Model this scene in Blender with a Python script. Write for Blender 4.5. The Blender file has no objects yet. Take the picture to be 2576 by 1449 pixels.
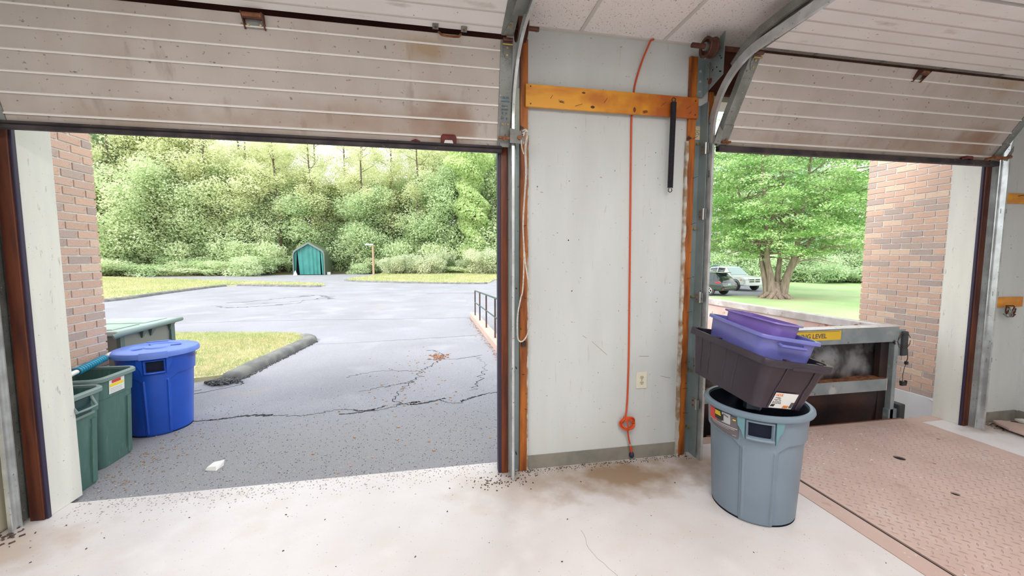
import bpy, math, random
import numpy as np
from mathutils import Matrix, Vector

sc = bpy.context.scene
C = bpy.context.collection
R = math.radians

# ---------------------------------------------------------------- camera, sky, sun, exposure
cd = bpy.data.cameras.new('camera')
cd.sensor_width = 36.0
cd.lens = 13.705
cd.clip_start = 0.05
cd.clip_end = 400
cam = bpy.data.objects.new('camera', cd)
cam.location = (0, 0, 1.5105)
cam.rotation_euler = (R(90 - 4.4875), 0, R(-10.48))
C.objects.link(cam)
sc.camera = cam

w = bpy.data.worlds.new('overcast_sky')
sc.world = w
w.use_nodes = True
nt = w.node_tree
bg = nt.nodes['Background']
tc = nt.nodes.new('ShaderNodeTexCoord')
sep = nt.nodes.new('ShaderNodeSeparateXYZ')
nt.links.new(tc.outputs['Generated'], sep.inputs[0])
rp = nt.nodes.new('ShaderNodeValToRGB')
rp.color_ramp.elements[0].position = 0.0
rp.color_ramp.elements[0].color = (0.97, 0.98, 1.0, 1)
rp.color_ramp.elements[1].position = 1.0
rp.color_ramp.elements[1].color = (0.86, 0.93, 1.0, 1)
nt.links.new(sep.outputs['Z'], rp.inputs[0])
nt.links.new(rp.outputs[0], bg.inputs['Color'])
bg.inputs['Strength'].default_value = 2.35

sd = bpy.data.lights.new('sun', 'SUN')
sd.energy = 4.2
sd.angle = R(25)
sd.color = (1.0, 0.965, 0.9)
sun = bpy.data.objects.new('sun', sd)
sun.rotation_euler = Vector((-0.55, -0.45, 0.68)).to_track_quat('Z', 'Y').to_euler()
C.objects.link(sun)

sc.view_settings.view_transform = 'Standard'
sc.view_settings.look = 'None'
sc.view_settings.gamma = 1.0
sc.view_settings.use_curve_mapping = False
sc.view_settings.exposure = 0.0

# ---------------------------------------------------------------- helpers
def wmat(o):
    m = o.matrix_basis.copy()
    while o.parent:
        o = o.parent
        m = o.matrix_basis @ m
    return m

def tag(o, label=None, cat=None, group=None, kind=None):
    if label: o['label'] = label
    if cat: o['category'] = cat
    if group: o['group'] = group
    if kind: o['kind'] = kind
    return o

def thing(name, label, cat, loc=(0, 0, 0), group=None, kind=None):
    o = bpy.data.objects.new(name, None)
    o.empty_display_size = 0.1
    o.location = loc
    C.objects.link(o)
    return tag(o, label, cat, group, kind)

def frame(x, y=None):
    """rotation matrix whose Z axis is x"""
    return Vector(x).normalized().to_track_quat('Z', 'Y').to_matrix()

class MB:
    def __init__(s):
        s.v = []; s.f = []
    def add(s, vs, fs):
        b = len(s.v)
        s.v.extend([tuple(p) for p in vs])
        s.f.extend([tuple(b + i for i in f) for f in fs])
        return s
    def box(s, x0, x1, y0, y1, z0, z1):
        vs = [(x, y, z) for z in (z0, z1) for y in (y0, y1) for x in (x0, x1)]
        return s.add(vs, [(0, 2, 3, 1), (4, 5, 7, 6), (0, 1, 5, 4), (1, 3, 7, 5), (3, 2, 6, 7), (2, 0, 4, 6)])
    def obox(s, c, h, rot=None):
        t = MB().box(-h[0], h[0], -h[1], h[1], -h[2], h[2])
        m = Matrix.Translation(c) @ (rot.to_4x4() if rot is not None else Matrix.Identity(4))
        return s.add([m @ Vector(p) for p in t.v], t.f)
    def hexa(s, lo, hi):
        """lo, hi: 4 points each, counter-clockwise seen from above"""
        return s.add(list(lo) + list(hi), [(3, 2, 1, 0), (4, 5, 6, 7), (0, 1, 5, 4), (1, 2, 6, 5), (2, 3, 7, 6), (3, 0, 4, 7)])
    def loft(s, loops, caps=True, closed=True):
        n = len(loops[0]); vs = [p for l in loops for p in l]; fs = []
        for k in range(len(loops) - 1):
            for i in range(n if closed else n - 1):
                j = (i + 1) % n
                fs.append((k * n + i, k * n + j, (k + 1) * n + j, (k + 1) * n + i))
        if caps and closed:
            fs.append(tuple(range(n - 1, -1, -1)))
            fs.append(tuple((len(loops) - 1) * n + i for i in range(n)))
        return s.add(vs, fs)
    def tube(s, pts, r, n=8, caps=True):
        pts = [Vector(p) for p in pts]
        rs = r if isinstance(r, (list, tuple)) else [r] * len(pts)
        loops = []; prev = None
        for i, p in enumerate(pts):
            t = (pts[min(i + 1, len(pts) - 1)] - pts[max(i - 1, 0)])
            if t.length < 1e-9: t = Vector((0, 0, 1))
            t.normalize()
            if prev is None:
                a = Vector((0, 0, 1)) if abs(t.z) < .9 else Vector((1, 0, 0))
                u = t.cross(a).normalized()
            else:
                u = (prev - t * prev.dot(t))
                if u.length < 1e-6: u = t.orthogonal()
                u.normalize()
            prev = u
            v = t.cross(u)
            loops.append([p + (u * math.cos(2 * math.pi * k / n) + v * math.sin(2 * math.pi * k / n)) * rs[i] for k in range(n)])
        return s.loft(loops, caps)
    def cyl(s, a, b, r, r2=None, n=16):
        return s.tube([a, b], [r, r if r2 is None else r2], n)
    def lathe(s, prof, n=48, c=(0, 0, 0), caps=False):
        loops = [[(c[0] + r * math.cos(2 * math.pi * k / n), c[1] + r * math.sin(2 * math.pi * k / n), c[2] + z) for k in range(n)] for r, z in prof]
        return s.loft(loops, caps)
    def prism(s, poly, d0, d1, ax='z'):
        f = {'z': lambda a, b, d: (a, b, d), 'y': lambda a, b, d: (a, d, b), 'x': lambda a, b, d: (d, a, b)}[ax]
        return s.loft([[f(a, b, d0) for a, b in poly], [f(a, b, d1) for a, b in poly]])
    def xf(s, m):
        s.v = [tuple(m @ Vector(p)) for p in s.v]
        return s
    def mesh(s, name):
        me = bpy.data.meshes.new(name)
        me.from_pydata(s.v, [], s.f)
        me.validate()
        return me
    def build(s, name, mat, parent=None, label=None, cat=None, group=None, kind=None, smooth=False, bevel=0, fix=True, seg=2):
        loc = Vector((0, 0, 0))
        if parent is not None:
            inv = wmat(parent).inverted()
            s.v = [tuple(inv @ Vector(p)) for p in s.v]
        else:
            a = np.array(s.v)
            lo, hi = a.min(0), a.max(0)
            loc = Vector(((lo[0] + hi[0]) / 2, (lo[1] + hi[1]) / 2, lo[2]))
            s.v = [(p[0] - loc[0], p[1] - loc[1], p[2] - loc[2]) for p in s.v]
        me = s.mesh(name)
        if fix:
            import bmesh
            bm = bmesh.new(); bm.from_mesh(me)
            bmesh.ops.recalc_face_normals(bm, faces=bm.faces)
            bm.to_mesh(me); bm.free()
        if smooth:
            me.polygons.foreach_set('use_smooth', [True] * len(me.polygons))
            if smooth != 'all':
                try: me.set_sharp_from_angle(angle=R(40))
                except Exception: pass
        me.materials.append(mat)
        o = bpy.data.objects.new(name, me)
        o.location = loc
        if parent is not None: o.parent = parent
        C.objects.link(o)
        if bevel:
            m = o.modifiers.new('bevel', 'BEVEL'); m.width = bevel; m.segments = seg; m.limit_method = 'ANGLE'; m.angle_limit = R(35)
        return tag(o, label, cat, group, kind)

def np_mesh(name, V, F, mat, parent=None, smooth=False, loc=(0, 0, 0), **kw):
    """V (n,3), F (m,k) numpy arrays -> one object"""
    me = bpy.data.meshes.new(name)
    m, k = F.shape
    me.vertices.add(len(V)); me.loops.add(m * k); me.polygons.add(m)
    me.vertices.foreach_set('co', np.ascontiguousarray(V, dtype=np.float32).ravel())
    me.loops.foreach_set('vertex_index', np.ascontiguousarray(F, dtype=np.int32).ravel())
    me.polygons.foreach_set('loop_start', np.arange(0, m * k, k, dtype=np.int32))
    if smooth: me.polygons.foreach_set('use_smooth', [True] * m)
    me.update(calc_edges=True)
    me.materials.append(mat)
    o = bpy.data.objects.new(name, me)
    o.location = loc
    if parent is not None: o.parent = parent
    C.objects.link(o)
    return tag(o, **kw)

def text(s, size, pos, xdir, zdir, mat, parent, name='lettering', depth=.0006, align='CENTER', bold=0):
    cu = bpy.data.curves.new(name, 'FONT')
    cu.body = s; cu.size = size; cu.align_x = align; cu.align_y = 'CENTER'; cu.extrude = depth; cu.offset = bold
    cu.resolution_u = 3
    to = bpy.data.objects.new(name, cu)
    C.objects.link(to)
    bpy.context.view_layer.update()
    dg = bpy.context.evaluated_depsgraph_get()
    me = bpy.data.meshes.new_from_object(to.evaluated_get(dg))
    bpy.data.objects.remove(to)
    X = Vector(xdir).normalized(); Z = Vector(zdir).normalized(); N = X.cross(Z)
    m = Matrix(((X.x, Z.x, N.x, pos[0]), (X.y, Z.y, N.y, pos[1]), (X.z, Z.z, N.z, pos[2]), (0, 0, 0, 1)))
    me.transform(m)
    if parent is not None: me.transform(wmat(parent).inverted())
    me.materials.clear(); me.materials.append(mat)
    o = bpy.data.objects.new(name, me)
    if parent is not None: o.parent = parent
    C.objects.link(o)
    return o

# ---------------------------------------------------------------- materials
def mat(name, col, col2=None, scale=4, lo=.4, hi=.6, stretch=(1, 1, 1), rough=.6, metal=0, bump=0, bscale=60,
        spots=(), detail=6, coat=0, trans=0, rnd=None, bstretch=None, spec=None, stain_shade=()):
    m = bpy.data.materials.new(name); m.use_nodes = True
    nt = m.node_tree; N = nt.nodes; L = nt.links
    b = N['Principled BSDF']
    tc = N.new('ShaderNodeTexCoord')
    def mapped(st):
        mp = N.new('ShaderNodeMapping'); mp.inputs['Scale'].default_value = st
        L.new(tc.outputs['Object'], mp.inputs[0]); return mp.outputs[0]
    base = mapped(stretch)
    def noise(sc_, vec, det=6):
        n = N.new('ShaderNodeTexNoise'); n.inputs['Scale'].default_value = sc_; n.inputs['Detail'].default_value = det
        L.new(vec, n.inputs['Vector']); return n.outputs['Fac']
    def ramp(fac, a, b_):
        r = N.new('ShaderNodeMapRange'); r.inputs['From Min'].default_value = a; r.inputs['From Max'].default_value = b_
        L.new(fac, r.inputs['Value']); return r.outputs[0]
    def mix(fac, a, b_):
        x = N.new('ShaderNodeMix'); x.data_type = 'RGBA'
        L.new(fac, x.inputs[0])
        for s_, c in ((x.inputs[6], a), (x.inputs[7], b_)):
            if isinstance(c, tuple): s_.default_value = (*c, 1)
            else: L.new(c, s_)
        return x.outputs[2]
    cur = col
    if rnd:
        oi = N.new('ShaderNodeObjectInfo')
        cr = N.new('ShaderNodeValToRGB'); cr.color_ramp.interpolation = 'CONSTANT'
        els = cr.color_ramp.elements
        while len(els) < len(rnd): els.new(.5)
        for i, c in enumerate(rnd):
            els[i].position = i / len(rnd); els[i].color = (*c, 1)
        L.new(oi.outputs['Random'], cr.inputs[0]); cur = cr.outputs[0]
    if col2 is not None:
        cur = mix(ramp(noise(scale, base, detail), lo, hi), cur, col2)
    for sp in spots:
        sc_, a, b_, c = sp[:4]
        st = sp[4] if len(sp) > 4 else (1, 1, 1)
        amt = sp[5] if len(sp) > 5 else 1
        fac = ramp(noise(sc_, mapped(st), 4), a, b_)
        if amt != 1:
            mm = N.new('ShaderNodeMath'); mm.operation = 'MULTIPLY'; mm.inputs[1].default_value = amt
            L.new(fac, mm.inputs[0]); fac = mm.outputs[0]
        cur = mix(fac, cur, c)
    for c_, r_, colr, amt in stain_shade:      # a stain, in places painted shade, with its own place and shape
        sb_ = N.new('ShaderNodeVectorMath'); sb_.operation = 'SUBTRACT'; sb_.inputs[1].default_value = c_
        L.new(tc.outputs['Object'], sb_.inputs[0])
        dv_ = N.new('ShaderNodeVectorMath'); dv_.operation = 'DIVIDE'; dv_.inputs[1].default_value = r_
        L.new(sb_.outputs[0], dv_.inputs[0])
        ln_ = N.new('ShaderNodeVectorMath'); ln_.operation = 'LENGTH'; L.new(dv_.outputs[0], ln_.inputs[0])
        ma = N.new('ShaderNodeMath'); ma.operation = 'MULTIPLY_ADD'; ma.inputs[1].default_value = 1.5; 
        L.new(noise(7, tc.outputs['Object'], 6), ma.inputs[0]); L.new(ln_.outputs['Value'], ma.inputs[2])
        fac = ramp(ma.outputs[0], 1.75, .95)
        mm = N.new('ShaderNodeMath'); mm.operation = 'MULTIPLY'; mm.inputs[1].default_value = amt; L.new(fac, mm.inputs[0])
        cur = mix(mm.outputs[0], cur, colr)
    if isinstance(cur, tuple): b.inputs['Base Color'].default_value = (*cur, 1)
    else: L.new(cur, b.inputs['Base Color'])
    b.inputs['Roughness'].default_value = rough
    b.inputs['Metallic'].default_value = metal
    if spec is not None: b.inputs['Specular IOR Level'].default_value = spec
    if coat: b.inputs['Coat Weight'].default_value = coat
    if trans: b.inputs['Transmission Weight'].default_value = trans
    if bump:
        bp = N.new('ShaderNodeBump'); bp.inputs['Strength'].default_value = bump; bp.inputs['Distance'].default_value = .01
        L.new(noise(bscale, mapped(bstretch or (1, 1, 1)), 5), bp.inputs['Height'])
        L.new(bp.outputs[0], b.inputs['Normal'])
    return m

def leafmat(name, a, b, c, tr=.35):
    m = bpy.data.materials.new(name); m.use_nodes = True
    nt = m.node_tree; N = nt.nodes; L = nt.links
    N.remove(N['Principled BSDF'])
    out = N['Material Output']
    oi = N.new('ShaderNodeObjectInfo'); tc = N.new('ShaderNodeTexCoord')
    n = N.new('ShaderNodeTexNoise'); n.inputs['Scale'].default_value = .9; n.inputs['Detail'].default_value = 3
    L.new(tc.outputs['Object'], n.inputs['Vector'])
    n2 = N.new('ShaderNodeTexNoise'); n2.inputs['Scale'].default_value = 9; n2.inputs['Detail'].default_value = 1
    L.new(tc.outputs['Object'], n2.inputs['Vector'])
    r = N.new('ShaderNodeValToRGB'); e = r.color_ramp.elements
    e.new(.5)
    for i, (p, cc) in enumerate(((.36, a), (.5, b), (.64, c))): e[i].position = p; e[i].color = (*cc, 1)
    ad = N.new('ShaderNodeMath'); ad.operation = 'MULTIPLY_ADD'; ad.inputs[1].default_value = .16
    L.new(oi.outputs['Random'], ad.inputs[0])
    av = N.new('ShaderNodeMath'); av.operation = 'ADD'
    L.new(n.outputs['Fac'], av.inputs[0]); L.new(n2.outputs['Fac'], av.inputs[1])
    hf = N.new('ShaderNodeMath'); hf.operation = 'MULTIPLY_ADD'; hf.inputs[1].default_value = .5; hf.inputs[2].default_value = -.08
    L.new(av.outputs[0], hf.inputs[0]); L.new(hf.outputs[0], ad.inputs[2])
    L.new(ad.outputs[0], r.inputs[0])
    d = N.new('ShaderNodeBsdfDiffuse'); t = N.new('ShaderNodeBsdfTranslucent'); x = N.new('ShaderNodeMixShader')
    x.inputs[0].default_value = tr
    L.new(r.outputs[0], d.inputs[0]); L.new(r.outputs[0], t.inputs[0])
    L.new(d.outputs[0], x.inputs[1]); L.new(t.outputs[0], x.inputs[2]); L.new(x.outputs[0], out.inputs[0])
    return m

DARKSPOT = (160, .68, .72, (.05, .04, .03))
m_wall = mat('painted_wall_panel', (.63, .66, .65), (.56, .58, .57), 1.3, .35, .7, stretch=(3, 1, .6), rough=.55, bump=.06, bscale=30,
             spots=((45, .70, .74, (.12, .10, .08)), (9, .66, .8, (.42, .36, .27), (5, 1, .7), .5), (26, .71, .74, (.3, .22, .14), (1, 1, 2), .8)))
m_base = mat('rubber_baseboard', (.20, .195, .17), (.27, .25, .21), 6, rough=.6)
m_wood_v = mat('orange_stud_wood', (.46, .135, .012), (.17, .038, .006), 4, .40, .64, stretch=(6, 6, .7), rough=.5, bump=.08, bscale=30, bstretch=(6, 6, .5),
               spots=((22, .68, .72, (.03, .012, .006), (1, 1, .7)),))
m_wood_dk = mat('dark_red_wood', (.055, .012, .006), (.14, .035, .010), 4, .4, .7, stretch=(6, 6, .6), rough=.5)
m_wood_h = mat('varnished_pine_board', (.80, .36, .02), (.62, .20, .012), 2.2, .5, .7, stretch=(1.2, 6, 5), rough=.42, coat=.2,
              stain_shade=(((.48, 0, .06), (.62, 1, .35), (.40, .085, .006), .95), ((-.12, 0, .085), (.16, 1, .06), (.50, .14, .01), .8)),
               spots=((7, .68, .72, (.10, .02, .004), (1, 1, 2)),))
m_wood_j = mat('dark_orange_jamb_wood', (.20, .045, .008), (.09, .016, .006), 5, .40, .62, stretch=(6, 6, .5), rough=.45, bump=.08, bscale=30, bstretch=(6, 6, .5))
m_header = mat('dark_header_wood', (.055, .010, .008), (.10, .02, .01), 3, rough=.6)
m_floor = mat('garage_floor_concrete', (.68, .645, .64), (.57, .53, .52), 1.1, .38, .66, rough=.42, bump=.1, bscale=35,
              stain_shade=(((.15, 3.10, .25), (.75, .30, 1), (.30, .20, .12), .95), ((.95, 3.02, .25), (.42, .34, 1), (.34, .23, .14), .75), ((-.6, 3.12, .25), (.45, .28, 1), (.42, .33, .26), .6), ((-3.3, 3.05, .25), (.45, .25, 1), (.45, .34, .27), .7), ((4.0, 3.22, .25), (.6, .14, 1), (.33, .22, .14), .8)),  # patches at the pier foot mix brown dirt with the pier's painted shade
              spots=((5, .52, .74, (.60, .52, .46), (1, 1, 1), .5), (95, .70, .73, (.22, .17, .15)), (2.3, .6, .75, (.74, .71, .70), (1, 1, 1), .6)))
m_steel = mat('galvanized_steel', (.27, .28, .265), (.19, .195, .18), 6, rough=.5, metal=.35, spots=((30, .64, .74, (.13, .09, .06)), (120, .62, .70, (.10, .10, .09)), (60, .68, .72, (.5, .5, .47))), bump=.03, bscale=50)
m_steel_b = mat('blue_grey_steel', (.25, .31, .315), (.19, .24, .24), 3, rough=.4, metal=.25, spots=((40, .70, .74, (.10, .07, .05)),))
m_steel_l = mat('bright_track_steel', (.62, .66, .67), (.48, .50, .50), 8, rough=.3, metal=.6, spots=((50, .66, .72, (.2, .17, .15)),))
m_rust = mat('rusty_iron', (.16, .055, .02), (.30, .13, .06), 25, rough=.8, metal=.2, bump=.2, bscale=120)
m_rust_dk = mat('brown_shaft_iron', (.085, .03, .02), (.14, .06, .04), 14, rough=.6, metal=.3)
m_brass = mat('worn_brass_screw', (.45, .33, .14), rough=.35, metal=.8)
m_door = mat('dirty_door_panel', (.52, .47, .435), (.43, .385, .345), 1.6, .36, .66, stretch=(1, 1, 1), rough=.6,
             stain_shade=(((.97, -.02, .16), (.26, .6, .15), (.24, .12, .06), .8), ((.4, -.02, .12), (.9, .6, .13), (.34, .24, .18), .6), ((-.6, -.02, .08), (.8, .6, .12), (.33, .24, .17), .5), ((.85, -.1, .52), (.22, .6, .10), (.34, .22, .10), .7)),
             spots=((2.6, .50, .85, (.30, .20, .13), (1.4, 1, .6), .42), (55, .66, .71, (.13, .10, .085), (.8, 1, 1), .75),
                    (11, .62, .74, (.24, .18, .14), (1, .5, .3), .5)), bump=.06, bscale=260)
m_door2 = mat('pale_door_panel', (.84, .81, .79), (.76, .72, .70), 1.6, .36, .66, rough=.6,  # upper sections, paler tone than the bottom one
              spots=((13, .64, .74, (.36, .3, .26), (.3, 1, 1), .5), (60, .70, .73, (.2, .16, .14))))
m_rib = mat('door_rib_paint', (.80, .77, .73), rough=.5)  # ribs lighter than the panel, their highlight put into the colour
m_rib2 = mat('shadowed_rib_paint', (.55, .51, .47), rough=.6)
m_seal = mat('black_rubber_seal', (.022, .016, .022), (.06, .045, .045), 8, rough=.7, spots=((35, .68, .72, (.2, .13, .06)),))
m_ws = mat('dark_purple_weatherstrip', (.03, .022, .055), rough=.5)
m_redlatch = mat('maroon_latch', (.15, .02, .015), (.09, .012, .01), 20, rough=.5)
m_tile = mat('ceiling_tile', (.88, .84, .82), (.82, .77, .75), 1.2, rough=.9, spots=((150, .63, .67, (.34, .25, .21), (1, .5, 1)), (40, .70, .74, (.3, .2, .15))), bump=.25, bscale=90)
m_tee = mat('ceiling_grid_metal', (.60, .58, .54), rough=.5)
m_beige = mat('beige_painted_panel', (.76, .765, .70), (.70, .70, .65), 2, rough=.6, stretch=(4, 4, .5), bump=.05, bscale=60,
              spots=((24, .67, .74, (.36, .36, .34), (2, 2, .5), .6), (90, .71, .74, (.3, .2, .12))))
m_brick = mat('brick', (1, 1, 1), (.36, .26, .21), 22, .60, .85, rough=.85, bump=.5, bscale=90,
              rnd=[(.63, .42, .32), (.60, .40, .31), (.66, .44, .33), (.50, .38, .325), (.62, .42, .33), (.46, .355, .31), (.70, .51, .385), (.59, .405, .32)])
m_mortar = mat('mortar', (.78, .77, .75), (.70, .69, .67), 20, rough=.95, bump=.3, bscale=200)
m_found = mat('painted_foundation', (.74, .75, .76), (.68, .69, .70), 3, rough=.8)
m_asph = mat('asphalt', (.285, .285, .315), (.24, .24, .265), .7, .35, .65, rough=.85, bump=.6, bscale=110,
             stain_shade=(((33.9, -14.5, .28), (3.2, .95, 2), (.27, .265, .272), .85),),
             spots=((1.1, .56, .72, (.33, .33, .36), (1, 1, 1), .8), (150, .62, .66, (.58, .57, .58)), (110, .62, .66, (.12, .12, .13)), (.9, .66, .78, (.36, .29, .25), (1, 1, 1), .6)))
m_asph_dk = mat('crack_tar', (.025, .023, .027), rough=.9)
m_crack_far = mat('weathered_crack', (.13, .13, .14), rough=.9)
m_bin_shade = mat('shaded_bin_inside', (.022, .026, .045), rough=.85, spec=.1)  # inner bin walls coloured dark to paint in the shade, no bag
m_kerb = mat('asphalt_kerb', (.13, .13, .13), (.20, .20, .18), 5, rough=.9, bump=.7, bscale=60)
m_lawn = mat('lawn', (.47, .49, .26), (.58, .50, .33), .6, .38, .62, rough=.95, bump=.5, bscale=90,
             stain_shade=(((2.76, .43, .23), (1.0, .8, 2), (.62, .43, .28), .8),), spots=((9, .56, .74, (.34, .42, .15), (1, 1, 1), .7), (3, .6, .74, (.52, .40, .24), (1, 1, 1), .6)))
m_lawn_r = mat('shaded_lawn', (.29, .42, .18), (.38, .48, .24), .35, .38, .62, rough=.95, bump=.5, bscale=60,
               stain_shade=(((22.9, 21.6, -1.2), (3.0, 1.3, 2), (.42, .35, .22), .75), ((24.5, 17.5, -1.2), (5.5, 2.2, 2), (.20, .33, .12), .7)), spots=((7, .56, .74, (.26, .40, .17), (1, 1, 1), .7),))  # dark green patch paints shade beside the maple, brown patch is mulch
m_dirt = mat('leaf_litter', (.22, .15, .11), (.16, .20, .09), 1.5, rough=.95, bump=.5, bscale=40)
m_blade = leafmat('grass_blade', (.40, .47, .22), (.57, .56, .32), (.72, .61, .44), .4)
m_plate = mat('painted_tread_steel', (.56, .41, .36), (.48, .34, .29), 2.2, .35, .66, rough=.5, metal=.1,
              spots=((3.2, .56, .72, (.56, .45, .40), (1, 1, 1), .8), (40, .66, .72, (.62, .55, .5)), (7, .62, .72, (.36, .18, .10), (1, 1, 1), .6)))
m_plate_dk = mat('rusty_plate_edge', (.22, .09, .05), (.12, .05, .03), 9, rough=.8)
m_black = mat('pit_black', (.01, .008, .008), rough=.9)
m_can = mat('grey_blue_plastic', (.19, .25, .31), (.165, .225, .28), 3, rough=.38, bump=.03, bscale=200)
m_can_t = mat('teal_plastic_patch', (.13, .27, .30), rough=.4)
m_blue = mat('blue_plastic', (.014, .095, .56), (.012, .075, .47), 2, rough=.33)
m_bluelid = mat('blue_plastic_lid', (.15, .26, .72), (.12, .21, .66), 4, rough=.42)
m_green = mat('green_plastic', (.065, .145, .125), (.095, .185, .165), 9, .45, .75, stretch=(3, 3, .6), rough=.5, spots=((14, .64, .75, (.22, .3, .28), (3, 3, .5), .6),))
m_greenrim = mat('green_plastic_rim', (.17, .24, .225), rough=.45)
m_cart = mat('cart_green_plastic', (.10, .15, .13), rough=.45)
m_cartbody = mat('cart_grey_body', (.23, .24, .21), rough=.55)
m_cartlid = mat('cart_lid_plastic', (.33, .44, .40), (.42, .50, .47), 5, rough=.35)
m_tote = mat('black_plum_plastic', (.030, .020, .031), (.038, .026, .038), 4, rough=.33)
m_tote_b = mat('translucent_blue_plastic', (.145, .155, .47), (.175, .18, .53), 3, rough=.28, coat=.3)
m_tote_p = mat('translucent_purple_plastic', (.19, .125, .45), (.225, .15, .50), 3, rough=.28, coat=.3)
m_white = mat('white_paper', (.78, .78, .76), rough=.7)
m_orange_p = mat('orange_print', (.80, .22, .03), rough=.6)
m_black_p = mat('black_print', (.02, .02, .02), rough=.5)
m_grey_p = mat('grey_print', (.13, .11, .12), rough=.5)
m_yel_p = mat('yellow_print', (.85, .68, .02), rough=.5)
m_red_p = mat('red_print', (.65, .05, .04), rough=.5)
m_ltgrey_p = mat('pale_grey_print', (.45, .46, .48), rough=.5)
m_blue_ink = mat('blue_ink', (.04, .16, .24), rough=.7)
m_cord = mat('orange_cord', (.62, .07, .012), rough=.45)
m_plug = mat('dark_plug', (.02, .02, .05), rough=.5)
m_rope = mat('white_rope', (.68, .66, .60), (.52, .5, .45), 60, rough=.9, bump=.4, bscale=300)
m_ivory = mat('ivory_plastic', (.74, .71, .58), rough=.35)
m_ivory_d = mat('ivory_receptacle', (.60, .55, .40), rough=.4)
m_spring = mat('black_spring', (.02, .02, .028), rough=.45, metal=.3)
m_nail = mat('nail_iron', (.07, .05, .045), rough=.5, metal=.6)
m_dump = mat('dumpster_black_steel', (.028, .02, .022), (.085, .04, .03), 2.2, .4, .68, rough=.36, metal=.35, bump=.15, bscale=14)
m_dumpsh = mat('scraped_steel', (.04, .035, .04), (.30, .31, .33), 3.4, .46, .64, rough=.33, metal=.45, bump=.35, bscale=6, spots=((9, .64, .72, (.13, .07, .05)),))
m_dumpgr = mat('grey_painted_steel', (.25, .30, .32), (.36, .40, .42), 4, rough=.33, metal=.3, spots=((14, .66, .72, (.06, .05, .05)), (5, .64, .74, (.60, .61, .62), (1, 1, 1), .7)))
m_dumprim = mat('dumpster_rim_paint', (.60, .58, .57), (.44, .40, .38), 5, rough=.5, spots=((16, .64, .71, (.30, .17, .12)),))
m_dumpin = mat('faded_pink_paint', (.62, .42, .37), (.66, .58, .54), 2.2, .4, .62, rough=.6, spots=((9, .62, .70, (.42, .16, .08)), (4, .62, .72, (.45, .55, .52), (1, 1, 1), .7)))
m_yellowst = mat('yellow_sticker', (.83, .55, .03), rough=.5)
m_shed = mat('green_tarp', (.035, .20, .18), (.045, .24, .215), 1.5, rough=.45, bump=.2, bscale=2)
m_shed_s = mat('olive_tarp', (.10, .13, .085), rough=.5)
m_shed_e = mat('grey_tarp_edge', (.16, .20, .19), rough=.5)
m_pole = mat('tan_wood_post', (.42, .29, .19), rough=.8)
m_lampg = mat('grey_lamp_head', (.42, .47, .52), rough=.4)
m_rail = mat('painted_rail', (.10, .15, .14), (.07, .10, .10), 9, rough=.45, metal=.3)
m_rail_p = mat('dark_post_paint', (.045, .04, .06), (.10, .05, .04), 9, rough=.5, metal=.3)
m_ramp = mat('pink_concrete_kerb', (.52, .36, .30), (.46, .33, .29), 4, rough=.85, bump=.3, bscale=50)
m_bark = mat('bark', (.17, .125, .10), (.10, .075, .06), 4, rough=.95, stretch=(3, 3, .6), bump=1, bscale=14, bstretch=(3, 3, .7))
m_bark_m = mat('maple_bark', (.34, .26, .215), (.22, .165, .135), 3, rough=.95, stretch=(3, 3, .5), bump=1, bscale=10, bstretch=(3, 3, .6))
m_carb = mat('black_car_paint', (.015, .024, .024), rough=.12, coat=1)
m_carw = mat('white_car_paint', (.78, .79, .80), rough=.2, coat=.6)
m_carg = mat('dark_teal_car_paint', (.02, .11, .11), rough=.2, coat=.8)
m_glass = mat('dark_car_glass', (.03, .04, .045), rough=.05, spec=.8)
m_tyre = mat('tyre_rubber', (.05, .045, .05), rough=.8)
m_alloy = mat('alloy_wheel', (.6, .6, .62), rough=.3, metal=.6)
m_tail = mat('red_tail_light', (.55, .02, .03), rough=.15)
m_head = mat('clear_headlight', (.6, .62, .62), rough=.1)
m_amber = mat('amber_marker', (.8, .25, .03), rough=.2)
m_chrome = mat('chrome_trim', (.55, .56, .57), rough=.15, metal=.9)
m_plastic_k = mat('dark_bumper_plastic', (.04, .045, .05), rough=.5)
m_pinkwood = mat('pinkish_painted_board', (.58, .42, .36), (.5, .36, .32), 4, rough=.6)
m_cream = mat('cream_plastic', (.60, .56, .42), (.52, .48, .36), 1.5, rough=.6, spots=((5, .6, .75, (.36, .31, .22), (1, 1, .4), .5),))
m_tealrim = mat('dark_teal_plastic', (.015, .05, .055), rough=.3)
m_pvc = mat('white_pipe', (.66, .65, .62), rough=.5)
m_grip = mat('blue_grip', (.02, .30, .48), rough=.4)
m_gripd = mat('dark_grip_groove', (.01, .06, .12), rough=.5)
m_fillglow = bpy.data.materials.new('fill_glow'); m_fillglow.use_nodes = True  # glow of the added fill lamps
_b = m_fillglow.node_tree.nodes['Principled BSDF']
_b.inputs['Emission Color'].default_value = (1, .97, .93, 1); _b.inputs['Emission Strength'].default_value = 6

# ================================================================ THE ROOM
WY = 2.62
def struct(name, mb, m, parent=None, **k):
    return mb.build(name, m, parent, kind=None if parent else 'structure', **k)

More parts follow.
